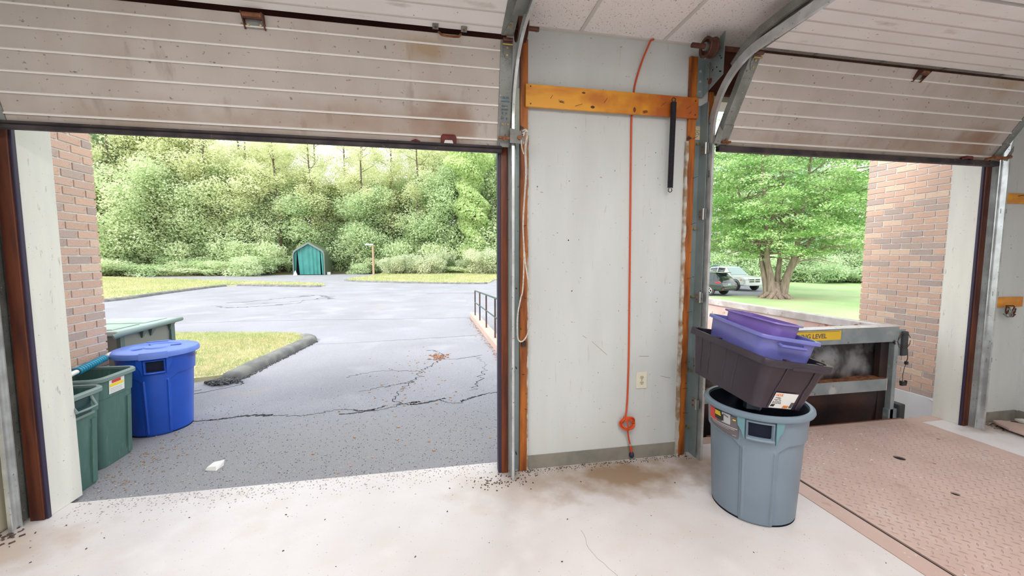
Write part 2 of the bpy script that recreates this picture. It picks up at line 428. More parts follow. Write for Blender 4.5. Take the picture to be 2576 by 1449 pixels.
# unseen fill lamps added to brighten the room, above and behind the camera
for i, (lx, ly) in enumerate(((-1.3, .35), (1.0, .35), (3.3, .35), (-1.3, -2.0), (1.0, -2.0), (3.3, -2.0))):
    t = thing('fill_light', 'added ceiling fill light with white frame, unseen behind the viewer', 'light', (lx, ly, 2.98), 'added ceiling fill lights')
    mb = MB()
    for a in ((-.61, -.57, -.31, .31), (.57, .61, -.31, .31), (-.57, .57, -.31, -.27), (-.57, .57, .27, .31)):
        mb.box(lx + a[0], lx + a[1], ly + a[2], ly + a[3], 2.975, 3.018)
    mb.build('fill_frame', m_tee, t)
    MB().box(lx - .57, lx + .57, ly - .27, ly + .27, 2.99, 3.0).build('fill_panel', m_fillglow, t)
    ld = bpy.data.lights.new('fill_area_lamp', 'AREA'); ld.shape = 'RECTANGLE'; ld.size = 1.1; ld.size_y = .5
    ld.energy = 29; ld.color = (1, .965, .945)
    lo = bpy.data.objects.new('fill_area_lamp', ld); lo.location = (0, 0, -.02); lo.parent = t; C.objects.link(lo)

# floor: concrete slab, open where the steel plate sits
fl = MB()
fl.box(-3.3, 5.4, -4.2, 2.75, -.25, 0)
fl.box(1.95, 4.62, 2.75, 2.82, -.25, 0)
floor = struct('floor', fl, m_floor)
# rough aggregate band of the sill, a little proud
sb = MB()
rng = random.Random(3)
for i in range(900):
    x = rng.uniform(-2.2, .42); y = 2.745 - abs(rng.gauss(0, .10)); s = rng.uniform(.0015, .004)
    sb.obox((x, y, s * .2), (s, s * rng.uniform(.5, 1), s * .35), Matrix.Rotation(rng.uniform(0, 3), 3, 'Z'))
sb.build('sill_aggregate', mat('aggregate', (.30, .25, .22), (.5, .46, .42), 60, rough=.9), floor, kind='stuff')
jt = MB()
pts = [(-2.2, 2.35), (-1.5, 2.42), (-.6, 2.40), (.3, 2.44)]
hb = MB()
x = .75
yy = 1.95
prev = None
for i in range(26):
    nx = x + rng.uniform(-.012, .02); ny = yy - .035
    wd = .0012
    hb.hexa([(x - wd, yy, .0), (x + wd, yy, .0), (nx + wd, ny, .0), (nx - wd, ny, .0)][::-1], [(x - wd, yy, .0008), (x + wd, yy, .0008), (nx + wd, ny, .0008), (nx - wd, ny, .0008)][::-1])
    x, yy = nx, ny
hb.build('hairline_crack', mat('crack_grey', (.36, .33, .31), rough=.9), floor)
# dirt swept along the foot of the pier
db = MB()
for i in range(420):
    t_ = rng.random()
    x = .5 + 1.35 * t_; y = 2.605 - abs(rng.gauss(0, .03)); s = rng.uniform(.001, .0045)
    db.obox((x, y, s * .3), (s, s * .6, s * .4), Matrix.Rotation(rng.uniform(0, 3), 3, 'Z'))
for i in range(110):
    x = -.35 + rng.gauss(.75, .12); y = 2.50 + rng.gauss(0, .05); s = rng.uniform(.002, .0055)
    db.obox((x, y, s * .3), (s, s * .7, s * .5), Matrix.Rotation(rng.uniform(0, 3), 3, 'Z'))
for i in range(200):
    x = rng.uniform(4.8, 5.25); y = 2.6 - abs(rng.gauss(0, .09)); s = rng.uniform(.002, .006)
    db.obox((x, y, s * .3), (s, s * .6, s * .4), Matrix.Rotation(rng.uniform(0, 3), 3, 'Z'))
for i in range(120):
    x = -2.38 + rng.gauss(0, .07); y = 2.42 + rng.gauss(0, .07); s = rng.uniform(.003, .012)
    db.obox((x, y, s * .2), (s, s * .4, s * .3), Matrix.Rotation(rng.uniform(0, 3), 3, 'Z'))
for i in range(60):
    x = rng.uniform(-2.2, 2.2); y = rng.uniform(1.2, 2.6); s = rng.uniform(.002, .005)
    db.obox((x, y, s * .3), (s, s * .5, s * .4), Matrix.Rotation(rng.uniform(0, 3), 3, 'Z'))
db.build('floor_dirt', mat('dirt_crumbs', (.14, .09, .06), (.05, .045, .05), 80, rough=.95), floor, kind='stuff')
# brown grime film on the slab in front of the pier
def film(name, poly, m, parent, z=.0012):
    return MB().prism(poly, 0.0002, z).build(name, m, parent)

# walls
pier = struct('wall_front', MB().box(.45, 1.93, WY, 2.80, 0, 3.05), m_wall)
MB().box(-3.3, -2.31, WY, 2.66, 0, 3.05).build('wall_strip', m_wall, pier)
MB().box(4.66, 5.4, WY, 2.80, 0, 3.05).build('wall_strip', m_wall, pier)
for x0, x1 in ((-2.31, .45), (1.93, 4.66)):
    MB().box(x0, x1, 2.63, 2.80, 2.70, 3.05).build('header_board', m_header, pier)
struct('wall_right', MB().box(5.256, 5.4, -4.2, WY, 0, 3.05), m_wall)
struct('wall_left', MB().box(-3.3, -3.2, -4.2, WY, 0, 3.05), m_wall)
struct('wall_back', MB().box(-3.3, 5.4, -4.3, -4.2, 0, 3.05), m_wall)

# ceiling: lay-in tiles in a metal grid
ceil = struct('ceiling', MB().box(-3.3, 5.4, -4.3, 2.80, 3.06, 3.2), m_tile)
gx0 = .950 - .608 * 6
grid = MB()
for i in range(14):
    x = gx0 + .608 * i
    if -3.2 < x < 5.25: grid.box(x - .012, x + .012, -4.2, WY, 3.012, 3.03)
yl = [WY - 1.216 * k for k in range(6)]
for y in yl[1:]:
    grid.box(-3.2, 5.25, y - .012, y + .012, 3.0125, 3.03)
grid.box(-3.2, 5.256, WY - .022, WY, 3.008, 3.03)
grid.build('ceiling_grid', m_tee, ceil)
tme = None
for i in range(14):
    for k in range(5):
        cx = gx0 + .608 * (i - .5); cy = yl[k] - .608
        if cx < -3.3 or cx > 5.3: continue
        if tme is None:
            o = MB().box(cx - .298, cx + .298, cy - .598, cy + .598, 3.018, 3.034).build('ceiling_tile', m_tile, ceil)
            bpy_loc = Vector((cx, cy, 0)); tme = o
        else:
            o = tme.copy(); C.objects.link(o); o.location = tme.location + Vector((cx, cy, 0)) - bpy_loc
            o.parent = ceil

# baseboards
struct('baseboard_front', MB().box(.59, 1.765, 2.612, WY + .005, 0, .098), m_base)
struct('baseboard_right', MB().box(5.248, 5.258, -4.0, 2.61, 0, .098), m_base)
MB().box(4.82, 5.25, 2.612, WY + .005, 0, .098).build('baseboard_strip', m_base, bpy.data.objects['baseboard_front'])
# vertical cover strip in the right corner
MB().box(5.235, 5.256, 2.598, WY, .098, 3.01).build('corner_strip', m_wall, pier)

# studs and jambs (numbered trim of the setting)
def trim(n, x0, x1, y0, y1, z0, z1, m, **k):
    return struct('trim_%d' % n, MB().box(x0, x1, y0, y1, z0, z1), m, bevel=.003, **k)
t1 = trim(1, .535, .588, 2.596, WY, 0, 2.93, m_wood_v)
t2 = trim(2, 1.766, 1.824, 2.596, WY, 0, 2.93, m_wood_v)
trim(3, .405, .452, 2.595, 2.70, 0, 2.7, m_wood_j)
trim(4, 1.93, 1.965, 2.60, 2.70, 0, 2.7, m_wood_v)
trim(5, 4.603, 4.66, 2.60, 2.70, 0, 2.7, m_wood_dk)
trim(6, -2.33, -2.262, 2.59, 2.70, 0, 2.7, m_wood_dk)
# weather strips at the opening edges
trim(7, .384, .407, 2.60, 2.66, 0, 2.22, m_ws)
trim(8, -2.268, -2.250, 2.600, 2.622, 0, 2.22, m_ws)
trim(9, 4.592, 4.606, 2.612, 2.63, 0, 2.3, m_ws)
# beige jamb panels
trim(10, -2.36, -2.26, 2.62, 2.835, .0, 2.75, m_beige)
trim(11, 4.60, 4.70, 2.63, 2.83, .0, 2.75, m_beige)
# torn white paint edges along the studs
rg = random.Random(9)
for nm, xb, sg in (('a', 1.766, -1), ('b', .588, 1)):
    e = MB(); z = .0
    loops = []
    while z < 2.4:
        ww = rg.uniform(.002, .012) if nm == 'a' else rg.uniform(.0005, .004)
        xa, xb2 = (xb - .012, xb + ww) if sg < 0 else (xb - ww, xb + .006)
        loops.append([(xa, 2.5945, z), (xb2, 2.5945, z), (xb2, WY, z), (xa, WY, z)])
        z += rg.uniform(.02, .07)
    e.loft(loops)
    e.build('torn_paint_edge', mat('peeled_paint_' + nm, (.55, .53, .48), (.3, .2, .12), 14, rough=.8), pier)
# pipe clip and nails on the left stud
cl = MB().box(.545, .575, 2.575, 2.596, .90, .935)
cl.cyl((.552, 2.57, .928), (.552, 2.596, .928), .006, n=8).cyl((.567, 2.57, .928), (.567, 2.596, .928), .006, n=8)
cl.build('clip', m_nail, t1)
for (x, z) in ((.56, 1.55), (.565, 1.23), (.558, 1.72), (.57, 2.05), (.55, 2.35), (.57, .45), (.552, .7)):
    MB().cyl((x, 2.60, z), (x + .012, 2.575, z + .004), .0016, n=6).build('nail', m_nail, t1)
for (x, z) in ((1.80, 2.36), (1.81, 2.08), (1.79, 1.35), (1.805, 1.1), (1.80, .72), (1.79, .52), (1.80, .33), (1.81, 1.75)):
    MB().cyl((x, 2.60, z), (x + .025, 2.57, z + .012), .0016, n=6).build('nail', m_nail, t2)

# wall panel seams/scuffs
sc_ = MB()
for (x0, z0, x1, z1) in ((1.07, .905, 1.19, .80), (.86, .30, .863, .17), (1.0, .95, 1.03, .93), (1.62, .62, 1.70, .60), (1.44, .78, 1.52, .775), (1.60, 1.05, 1.61, 1.02)):
    wd = .0015
    sc_.hexa([(x0, 2.6195, z0), (x1, 2.6195, z1), (x1, WY, z1), (x0, WY, z0)], [(x0, 2.6195, z0 + wd * 2), (x1, 2.6195, z1 + wd * 2), (x1, WY, z1 + wd * 2), (x0, WY, z0 + wd * 2)])
sc_.build('scuff', mat('scuff_brown', (.25, .17, .11), rough=.8), pier)
MB().cyl((.66, 2.619, 1.99), (.66, WY, 1.99), .005, n=8).build('green_dot', mat('green_speck', (.01, .22, .08), rough=.6), pier)
MB().cyl((.885, 2.619, 1.63), (.885, WY, 1.63), .005, n=8).build('nail_hole', m_black, pier)

# outside skin of the building around the openings
ext = struct('wall_outside', MB().box(-7.5, 9.5, 2.66, 2.832, 2.66, 3.36), m_beige)
MB().box(.45, 1.93, 2.80, 2.832, -1.2, 2.66).build('outside_pier', m_beige, ext)
MB().box(-7.5, -2.36, 2.66, 2.70, -.3, 2.66).build('outside_wall', m_found, ext)
MB().box(4.70, 9.5, 2.80, 2.832, -1.25, 2.66).build('outside_wall', m_found, ext)
MB().box(1.93, 5.4, 2.70, 2.815, -1.25, -.02).build('dock_face', m_found, ext)
struct('added_roof_slab', MB().box(-7.5, 9.5, -4.6, 2.9, 3.25, 3.40), m_beige)  # unseen slab added to keep sky light out, kept low for its shadow

# ---------------------------------------------------------------- brick wing walls
CH = .0677; BL = .2032; JT = .0135
def wing(name, xface, side, y0, y1, ncourse, zbase, depth=.1):
    """side=+1: face looks towards +X (left wing), -1: towards -X"""
    core = MB()
    xa, xb = (xface - .45, xface - .008) if side > 0 else (xface + .008, xface + .45)
    core.box(xa, xb, y0, y1 - .008, zbase, 3.4)
    root = core.build(name, m_mortar, kind='structure')
    protos = {}
    rg = random.Random(int(abs(xface) * 10))
    extra = MB()
    n = 0
    for c in range(ncourse):
        z = zbase + c * CH
        y = y1 - (BL * .5 if c % 2 else 0)
        if c % 2:   # half brick (header of the corner) at the end
            spans = [(y1 - BL * .5 + JT, y1)]
            y = y1 - BL * .5
        else:
            spans = []
        while y > y0 + .02:
            spans.append((max(y - BL + JT, y0), y)); y -= BL
        for a, b in spans:
            if n >= 300:
                xx = (xface - .05, xface) if side > 0 else (xface, xface + .05)
                extra.box(*xx, a, b, z + JT / 2, z + CH - JT / 2); continue
            ln = round(b - a, 3)
            if ln not in protos:
                x0, x1 = (xface - .06, xface) if side > 0 else (xface, xface + .06)
                o = MB().box(x0, x1, a, b, z + JT / 2, z + CH - JT / 2).build('brick', m_brick, root)
                protos[ln] = (o, a, z)
            else:
                s, a0, z0 = protos[ln]
                o = s.copy(); C.objects.link(o); o.parent = root
                o.location = s.location + Vector((rg.uniform(-.0012, .0012), a - a0, z - z0))
            n += 1
    # the end face and what is above stays joined
    for c in range(51):
        z = zbase + c * CH
        for k in range(2):
            xs = (xface - side * (.02 + .21 * k), xface - side * (.2 + .21 * k))
            extra.box(min(xs), max(xs), y1 - .03, y1 + .002, z + JT / 2, z + CH - JT / 2)
    for c in range(ncourse, 51):
        z = zbase + c * CH; y = y1 - (BL * .5 if c % 2 else 0)
        while y > y0 + .02:
            xx = (xface - .05, xface) if side > 0 else (xface, xface + .05)
            extra.box(*xx, max(y - BL + JT, y0), y, z + JT / 2, z + CH - JT / 2); y -= BL
    extra.build('brickwork', m_brick, root, kind='stuff')
    return root
wl = wing('wall_brick_left', -2.86, 1, 2.70, 3.94, 46, -.10)
wr = wing('wall_brick_right', 5.245, -1, 2.83, 4.04, 44, -.02)
MB().box(5.225, 5.7, 2.83, 4.06, -1.25, -.02).build('foundation', m_found, wr)
wh = MB()
wh.tube([(5.24, 3.28, -.035), (5.22, 3.22, -.03), (5.21, 3.18, -.05)], .006, 6)
wh.build('loose_wire', m_mortar, wr)

# ================================================================ OVERHEAD DOORS
def V3(x, y, z): return Vector((x, y, z))
def section(door, x0, x1, A, B, m, rib_m, ribs=6, first=.055, pitch=.1, thick=.045, stile=True):
    """A,B = (y,z) lower/upper edge of the inner face"""
    ay, az = A; by, bz = B
    L = math.hypot(by - ay, bz - az); u = Vector((0, (by - ay) / L, (bz - az) / L))
    nrm = Vector((0, -u.z, u.y))       # towards the room
    o = V3(0, ay, az)
    def P(x, s, d): return V3(x, 0, 0) + o + u * s + nrm * d
    def slab(mb, xa, xb, s0, s1, d0, d1):
        mb.hexa([P(xa, s0, d1), P(xb, s0, d1), P(xb, s0, d0), P(xa, s0, d0)], [P(xa, s1, d1), P(xb, s1, d1), P(xb, s1, d0), P(xa, s1, d0)])
        return mb
    sec = slab(MB(), x0, x1, 0.002, L - .002, -thick, 0).build('door_section', m, door, bevel=.003)
    s = first
    k = 0
    while s < L - .02 and k < ribs:
        rb = MB()
        loops = []; hh_ = .008 if rib_m is m_rib else .003
        for x in (x0 + .003, x1 - .003):
            loops.append([P(x, s - .006, -.001), P(x, s - .005, hh_), P(x, s + .0015, hh_), P(x, s + .007, -.001)])
        rb.loft(loops)
        rb.build('section_rib', rib_m, sec)
        s += pitch; k += 1
    if stile:
        for xa, xb in ((x0 - .072, x0 + .002), (x1 - .002, x1 + .072)):
            st = slab(MB(), xa, xb, 0.002, L - .002, -thick, .006)
            st = st.build('door_stile', m_steel, door, bevel=.002)
    return P, L
def hinge(door, P, s, x, pulley_dx):
    mb = MB()
    w_ = .022
    mb.loft([[P(x - w_, s - .07, .008), P(x + w_, s - .07, .008), P(x + w_, s - .07, .012), P(x - w_, s - .07, .012)],
             [P(x - w_, s - .02, .008), P(x + w_, s - .02, .008), P(x + w_, s - .02, .012), P(x - w_, s - .02, .012)]])
    mb.loft([[P(x - .006, s - .10, .008), P(x + .006, s - .10, .008), P(x + .006, s - .10, .012), P(x - .006, s - .10, .012)],
             [P(x - w_, s - .07, .008), P(x + w_, s - .07, .008), P(x + w_, s - .07, .012), P(x - w_, s - .07, .012)]])
    h = mb.build('hinge', m_steel, door)
    MB().cyl(P(x - .028, s - .004, .02), P(x + .03, s - .004, .02), .011, n=12).build('hinge_barrel', m_rust_dk, h, smooth=True)
    MB().cyl(P(x - .03, s - .028, .024), P(x + .03, s - .028, .024), .006, n=10).build('roller_shaft', m_brass, h, smooth=True)
    for ss in (s - .045, s - .083):
        MB().cyl(P(x, ss, .010), P(x, ss, .018), .0065, n=8).build('bolt', m_brass, h)
    return h

# ---- left door
d1 = thing('door_1', 'wide white ribbed overhead door, half raised over the opening to the car park', 'door', (-.91, 2.52, 2.18), kind='structure')
A, B, Cc, D_ = (2.528, 2.215), (2.37, 2.79), (1.80, 2.93), (1.20, 2.965)
P1, L1 = section(d1, -2.20, .373, A, B, m_door, m_rib, 6, .042, .099)
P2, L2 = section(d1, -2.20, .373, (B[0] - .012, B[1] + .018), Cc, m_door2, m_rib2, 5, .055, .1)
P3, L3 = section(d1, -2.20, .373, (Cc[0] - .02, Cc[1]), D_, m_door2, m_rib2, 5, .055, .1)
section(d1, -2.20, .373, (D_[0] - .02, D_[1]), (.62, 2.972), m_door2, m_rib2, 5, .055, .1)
hinge(d1, P1, L1, .41, 1)
hinge(d1, P1, L1, -2.235, -1)
# upper leaf of the hinge
for x in (.41,):
    mb = MB().loft([[P2(x - .03, .01, .008), P2(x + .03, .01, .008), P2(x + .03, .01, .012), P2(x - .03, .01, .012)],
                    [P2(x - .022, .05, .008), P2(x + .026, .05, .008), P2(x + .026, .05, .012), P2(x - .022, .05, .012)],
                    [P2(x - .004, .11, .008), P2(x + .012, .11, .008), P2(x + .012, .11, .012), P2(x - .004, .11, .012)]])
    h = mb.build('hinge_leaf', m_steel, d1)
    for s_ in (.02, .09):
        MB().cyl(P2(x, s_, .01), P2(x, s_, .018), .007, n=8).build('bolt', m_brass, h)
# centre hinge bracket near the top of the bottom section
def centre_hinge(door, P, L, x, m=m_rust_dk, wd=.045):
    mb = MB()
    mb.loft([[P(x - wd, L - .005, .0), P(x + wd, L - .005, .0), P(x + wd, L - .005, .035), P(x - wd, L - .005, .035)],
             [P(x - wd, L - .03, .0), P(x + wd, L - .03, .0), P(x + wd, L - .03, .03), P(x - wd, L - .03, .03)]])
    for s0 in (-1, 1):
        mb.loft([[P(x + s0 * wd, L, .0), P(x + s0 * (wd + .006), L, .0), P(x + s0 * (wd + .006), L, .04), P(x + s0 * wd, L, .04)],
                 [P(x + s0 * wd, L - .075, .0), P(x + s0 * (wd + .006), L - .075, .0), P(x + s0 * (wd + .006), L - .075, .012), P(x + s0 * wd, L - .075, .012)]])
    h = mb.build('centre_hinge', m, door)
    pl = MB().loft([[P(x - wd + .005, L - .07, .001), P(x + wd - .005, L - .07, .001), P(x + wd - .005, L - .07, .005), P(x - wd + .005, L - .07, .005)],
                    [P(x - wd + .005, L - .03, .001), P(x + wd - .005, L - .03, .001), P(x + wd - .005, L - .03, .005), P(x - wd + .005, L - .03, .005)]])
    pl.build('hinge_plate', m_steel, h)
    MB().cyl(P(x - wd, L - .012, .026), P(x + wd, L - .012, .026), .011, n=10).build('hinge_barrel', m_rust, h)
    for dx in (-.03, .03):
        MB().cyl(P(x + dx, L - .055, .004), P(x + dx, L - .055, .012), .006, n=8).build('bolt', m_brass, h)
centre_hinge(d1, P1, L1, -.945)
# lift handle hanging on two lugs over the joint
hm = MB()
for x in (-.005, .155):
    hm.loft([[P2(x - .017, .0, .004), P2(x + .017, .0, .004), P2(x + .017, .0, .010), P2(x - .017, .0, .010)],
             [P2(x - .017, .035, .004), P2(x + .017, .035, .004), P2(x + .017, .035, .010), P2(x - .017, .035, .010)]])
hd = hm.build('lift_handle', m_steel, d1)
hg = MB().tube([P1(.012, L1, .012), P1(.03, L1 - .018, .035), P1(.055, L1 - .022, .045), P1(.10, L1 - .022, .045), P1(.125, L1 - .018, .035), P1(.138, L1, .012)], .0065, 8)
hg.build('grip', m_rust, hd, smooth=True)
for x in (-.005, .155):
    MB().cyl(P2(x, .018, .010), P2(x, .018, .016), .006, n=8).build('bolt', m_rust, hd)
# latch plate at the bottom
lx = .065
lt = MB()
lt.loft([[P1(lx - .048, .0, .0), P1(lx + .048, .0, .0), P1(lx + .048, .0, .014), P1(lx - .048, .0, .014)],
         [P1(lx - .048, .045, .0), P1(lx + .048, .045, .0), P1(lx + .046, .045, .022), P1(lx - .046, .045, .022)],
         [P1(lx - .036, .058, .0), P1(lx + .036, .058, .0), P1(lx + .036, .058, .010), P1(lx - .036, .058, .010)]])
lo_ = lt.build('latch', m_redlatch, d1, bevel=.003)
MB().loft([[P1(lx - .03, .002, .013), P1(lx + .03, .002, .013), P1(lx + .03, .002, .018), P1(lx - .03, .002, .018)],
           [P1(lx - .022, .024, .018), P1(lx + .022, .024, .018), P1(lx + .022, .024, .023), P1(lx - .022, .024, .023)]]).build('latch_slot', m_door2, lo_)
MB().tube([P1(-.16, .004, .006), P1(-.135, .014, .008), P1(-.11, .004, .006)], .008, 8).build('grip_tab', m_redlatch, d1)
# seal
sl = MB().box(-2.275, .40, 2.505, 2.545, 2.176, 2.217)
sl = sl.build('door_seal', m_seal, d1, bevel=.006)
MB().box(-2.275, .40, 2.50, 2.506, 2.196, 2.202).build('seal_groove', m_black, sl)
# bottom bracket with its roller and rusty bolt at the right corner
bk = MB()
bk.loft([[P1(.385, .0, .008), P1(.445, .0, .008), P1(.445, .0, .013), P1(.385, .0, .013)],
         [P1(.385, .145, .008), P1(.445, .145, .008), P1(.445, .145, .013), P1(.385, .145, .013)]])
bk.hexa([(.443, 2.46, 2.225), (.535, 2.475, 2.225), (.535, 2.479, 2.225), (.443, 2.464, 2.225)], [(.443, 2.46, 2.315), (.54, 2.475, 2.30), (.54, 2.479, 2.30), (.443, 2.464, 2.315)])
bko = bk.build('bottom_bracket', m_steel, d1)
MB().cyl((.505, 2.46, 2.262), (.505, 2.48, 2.262), .014, n=12).build('roller_bolt', m_rust, bko)
MB().cyl((.37, 2.47, 2.255), (.45, 2.47, 2.255), .009, n=8).cyl((.40, 2.455, 2.235), (.415, 2.465, 2.275), .006, n=6).build('rusty_bolt', m_rust, bko)
for x in (.398, .432):
    MB().cyl(P1(x, .135, .012), P1(x, .135, .02), .006, n=8).build('bolt', m_brass, bko)
# ink stamps on the right stile
for sss, s_, size in (('VSUN', .285, .020), ('ENM-1', .238, .012), ('ONINO', .218, .014), ('8   8', .198, .018), ('S3   8', .168, .018)):
    p = P1(.408, s_, .0085)
    u_ = (P1(0, 1, 0) - P1(0, 0, 0)).normalized()
    text(sss, size, p, (1, 0, 0), u_, m_blue_ink, d1, 'stamp')
MB().loft([[P1(.385, .262, .0085), P1(.438, .262, .0085), P1(.438, .262, .009), P1(.385, .262, .009)],
           [P1(.385, .268, .0085), P1(.438, .268, .0085), P1(.438, .268, .009), P1(.385, .268, .009)]]).build('stamp_bar', m_blue_ink, d1)

# ---- right door
d2 = thing('door_2', 'white ribbed overhead door, half raised over the dumpster dock', 'door', (3.25, 2.52, 2.25), kind='structure')
A2, B2 = (2.528, 2.30), (2.228, 2.795)
Q1, M1 = section(d2, 2.007, 4.475, A2, B2, m_door, m_rib, 6, .04, .095)
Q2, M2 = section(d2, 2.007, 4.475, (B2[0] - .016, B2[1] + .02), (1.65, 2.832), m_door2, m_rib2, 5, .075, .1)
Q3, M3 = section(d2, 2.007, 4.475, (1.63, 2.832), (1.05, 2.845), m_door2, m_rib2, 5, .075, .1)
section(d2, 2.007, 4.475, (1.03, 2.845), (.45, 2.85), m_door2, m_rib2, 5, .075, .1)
hinge(d2, Q1, M1, 1.975, 1)
hinge(d2, Q1, M1, 4.51, -1)
centre_hinge(d2, Q1, M1, 3.28, wd=.03)
sl2 = MB().hexa([(1.95, 2.50, 2.262), (4.56, 2.50, 2.262), (4.56, 2.545, 2.262), (1.95, 2.545, 2.262)], [(1.95, 2.50, 2.30), (4.56, 2.50, 2.30), (4.56, 2.545, 2.302), (1.95, 2.545, 2.302)])
sl2.build('door_seal', m_seal, d2, bevel=.005)
lt = MB().tube([Q1(4.16, .012, .01), Q1(4.19, .03, .02), Q1(4.24, .03, .02), Q1(4.27, .012, .008)], .012, 8)
lt.build('latch', m_redlatch, d2)
for sx, xe in ((-1, 1.935), (1, 4.545)):
    bk = MB()
    x0, x1 = sorted((xe, xe + .075 * -sx))
    bk.loft([[Q1(x0, .0, .008), Q1(x1, .0, .008), Q1(x1, .0, .013), Q1(x0, .0, .013)],
             [Q1(x0, .145, .008), Q1(x1, .145, .008), Q1(x1, .145, .013), Q1(x0, .145, .013)]])
    xo0, xo1 = sorted((xe, xe + sx * .055))
    bk.hexa([(xo0, 2.47, 2.30), (xo1, 2.48, 2.30), (xo1, 2.484, 2.30), (xo0, 2.474, 2.30)], [(xo0, 2.42, 2.40), (xo1, 2.45, 2.37), (xo1, 2.454, 2.37), (xo0, 2.424, 2.40)])
    b_ = bk.build('bottom_bracket', m_steel, d2)
    MB().cyl((xe - sx * .02, 2.49, 2.315), (xe - sx * .09, 2.49, 2.32), .009, n=8).cyl((xe - sx * .05, 2.47, 2.30), (xe - sx * .055, 2.49, 2.34), .007, n=6).build('rusty_bolt', m_rust, b_)
nb = MB().tube([(4.35, 2.47, 2.30), (4.42, 2.455, 2.315), (4.50, 2.45, 2.31), (4.58, 2.455, 2.325), (4.60, 2.47, 2.33)], .014, 6)
nb.build('debris_nest', m_rust, d2, kind='stuff')

# ---- tracks
def track(label, x, inner, zb, yv=2.52, zc=2.36, rad=.42, yend=.3, group=None, zlift=0, vbottom=0.0):
    """C-channel along a vertical-arc-horizontal path; inner = +1 if the open side faces +X"""
    path = [(yv, vbottom), (yv, .8), (yv, 1.6), (yv, zc)]
    for k in range(1, 13):
        a = R(90 * k / 12)
        path.append((yv - rad * (1 - math.cos(a)), zc + rad * math.sin(a)))
    path.append((yend, zc + rad))
    t = thing('door_track', label, 'track', (x, yv, 0), group)
    # profile in (x, normal) : back web, two flanges, lips
    prof = [(0, -.028), (0, .028), (.018, .028), (.018, .022), (.004, .022), (.004, -.022), (.018, -.022), (.018, -.028)]
    loops = []
    for i, (y, z) in enumerate(path):
        a = path[max(i - 1, 0)]; b = path[min(i + 1, len(path) - 1)]
        d = Vector((0, b[0] - a[0], b[1] - a[1])).normalized(); n = Vector((0, -d.z, d.y))
        loops.append([V3(x + inner * px, y, z) + n * py for px, py in prof])
    mb = MB().loft(loops)
    mb.build('channel', m_steel_l, t, smooth=True)
    return t

tL1 = track('galvanized door track curving up beside the white rope at the left edge of the pier', .478, -1, 0)
tL2 = track('galvanized door track at the far left edge of the photo beside the cream bin', -2.345, 1, 0)
tR1 = track('galvanized door track curving up from the hinged brackets behind the stacked totes', 1.885, 1, 0, zc=2.38, rad=.40)
tR2 = track('galvanized door track at the right jamb, beside the white corner wall', 4.66, -1, 0, zc=2.38, rad=.40)
# steel angles that carry the tracks
def angle(t, xf0, xf1, xl, ztop, m, thick=.004):
    mb = MB().box(xf0, xf1, 2.612, WY, 0.01, ztop)
    mb.box(xl - thick / 2, xl + thick / 2, 2.528, 2.614, .01, ztop)
    return mb.build('steel_angle', m, t)
aL = angle(tL1, .488, .535, .49, 2.42, m_steel_b)
angle(tL2, -2.42, -2.355, -2.357, 2.42, m_steel)
aR = angle(tR1, 1.826, 1.872, 1.87, 2.60, m_steel_b)
angle(tR2, 4.675, 4.755, 4.72, 2.50, m_steel_l)
for z in (.14, .75, 1.30, 2.32):
    MB().cyl((.505, 2.60, z), (.505, 2.615, z), .008, n=8).cyl((.508, 2.57, z), (.508, 2.60, z), .004, n=8).build('bolt', m_nail, aL)
for z in (.22, .66, 1.22, 1.72, 2.33):
    MB().cyl((1.845, 2.595, z), (1.845, 2.615, z), .008, n=8).cyl((1.85, 2.57, z), (1.85, 2.60, z), .004, n=8).build('bolt', m_brass, aR)
# hinged track brackets along the right side of the pier
for z in (.42, .72, 1.22, 1.82, 2.28):
    mb = MB().box(1.862, 1.867, 2.505, 2.585, z - .035, z + .035)
    h = mb.build('track_bracket', m_steel, tR1)
    MB().cyl((1.860, 2.528, z - .04), (1.860, 2.528, z + .04), .006, n=8).build('bracket_pin', m_steel_l, h)
    for dz in (-.018, .018):
        MB().cyl((1.855, 2.565, z + dz), (1.862, 2.565, z + dz), .006, n=8).build('bolt', m_rust, h)
for z in (.62, 1.20, 1.9):
    MB().box(4.655, 4.72, 2.52, 2.524, z - .02, z + .02).build('track_bracket', m_steel, tR2)
for z in (.25, .9, 1.55):
    MB().cyl((4.712, 2.56, z), (4.72, 2.56, z), .008, n=8).build('bolt', m_steel_l, tR2)
# paper sticker and stencil on the right-hand angle
st = MB().box(1.826, 1.868, 2.609, 2.612, 2.36, 2.455).build('paper_sticker', mat('aged_sticker', (.60, .54, .38), (.50, .42, .28), 40, rough=.7), tR1)
for k, s_ in enumerate(('USA  77', '0  8 B', '127  C')):
    text(s_, .014, (1.833 + .012 * k, 2.6085, 2.41), (0, 0, 1), (-1, 0, 0), m_black_p, tR1, 'sticker_print')
text('3Z6A', .022, (1.884, 2.515, 2.10), (0, 0, 1), (0, 1, 0), m_black_p, tR1, 'stencil')
# upper reinforcing rail of the right door
pa = [(2.36, 2.765), (2.26, 2.835), (2.14, 2.868), (1.95, 2.878), (.3, 2.882)]
loops = []
for i, (y, z) in enumerate(pa):
    a = pa[max(i - 1, 0)]; b = pa[min(i + 1, len(pa) - 1)]
    d = Vector((0, b[0] - a[0], b[1] - a[1])).normalized(); n = Vector((0, -d.z, d.y))
    loops.append([V3(1.905 + px, y, z) + n * py for px, py in ((0, -.026), (0, .026), (.018, .026), (.018, .020), (.004, .020), (.004, -.020), (.018, -.020), (.018, -.026))])
MB().loft(loops).build('upper_channel', m_steel, tR1, smooth=True)
MB().box(1.925, 1.965, .3, 1.9, 2.835, 2.838).box(1.963, 1.966, .3, 1.9, 2.80, 2.838).build('rail_flange', m_steel_l, tR1)
MB().box(.40, .47, 1.2, 2.15, 2.80, 2.803).build('rail_flange', m_steel, tL1)
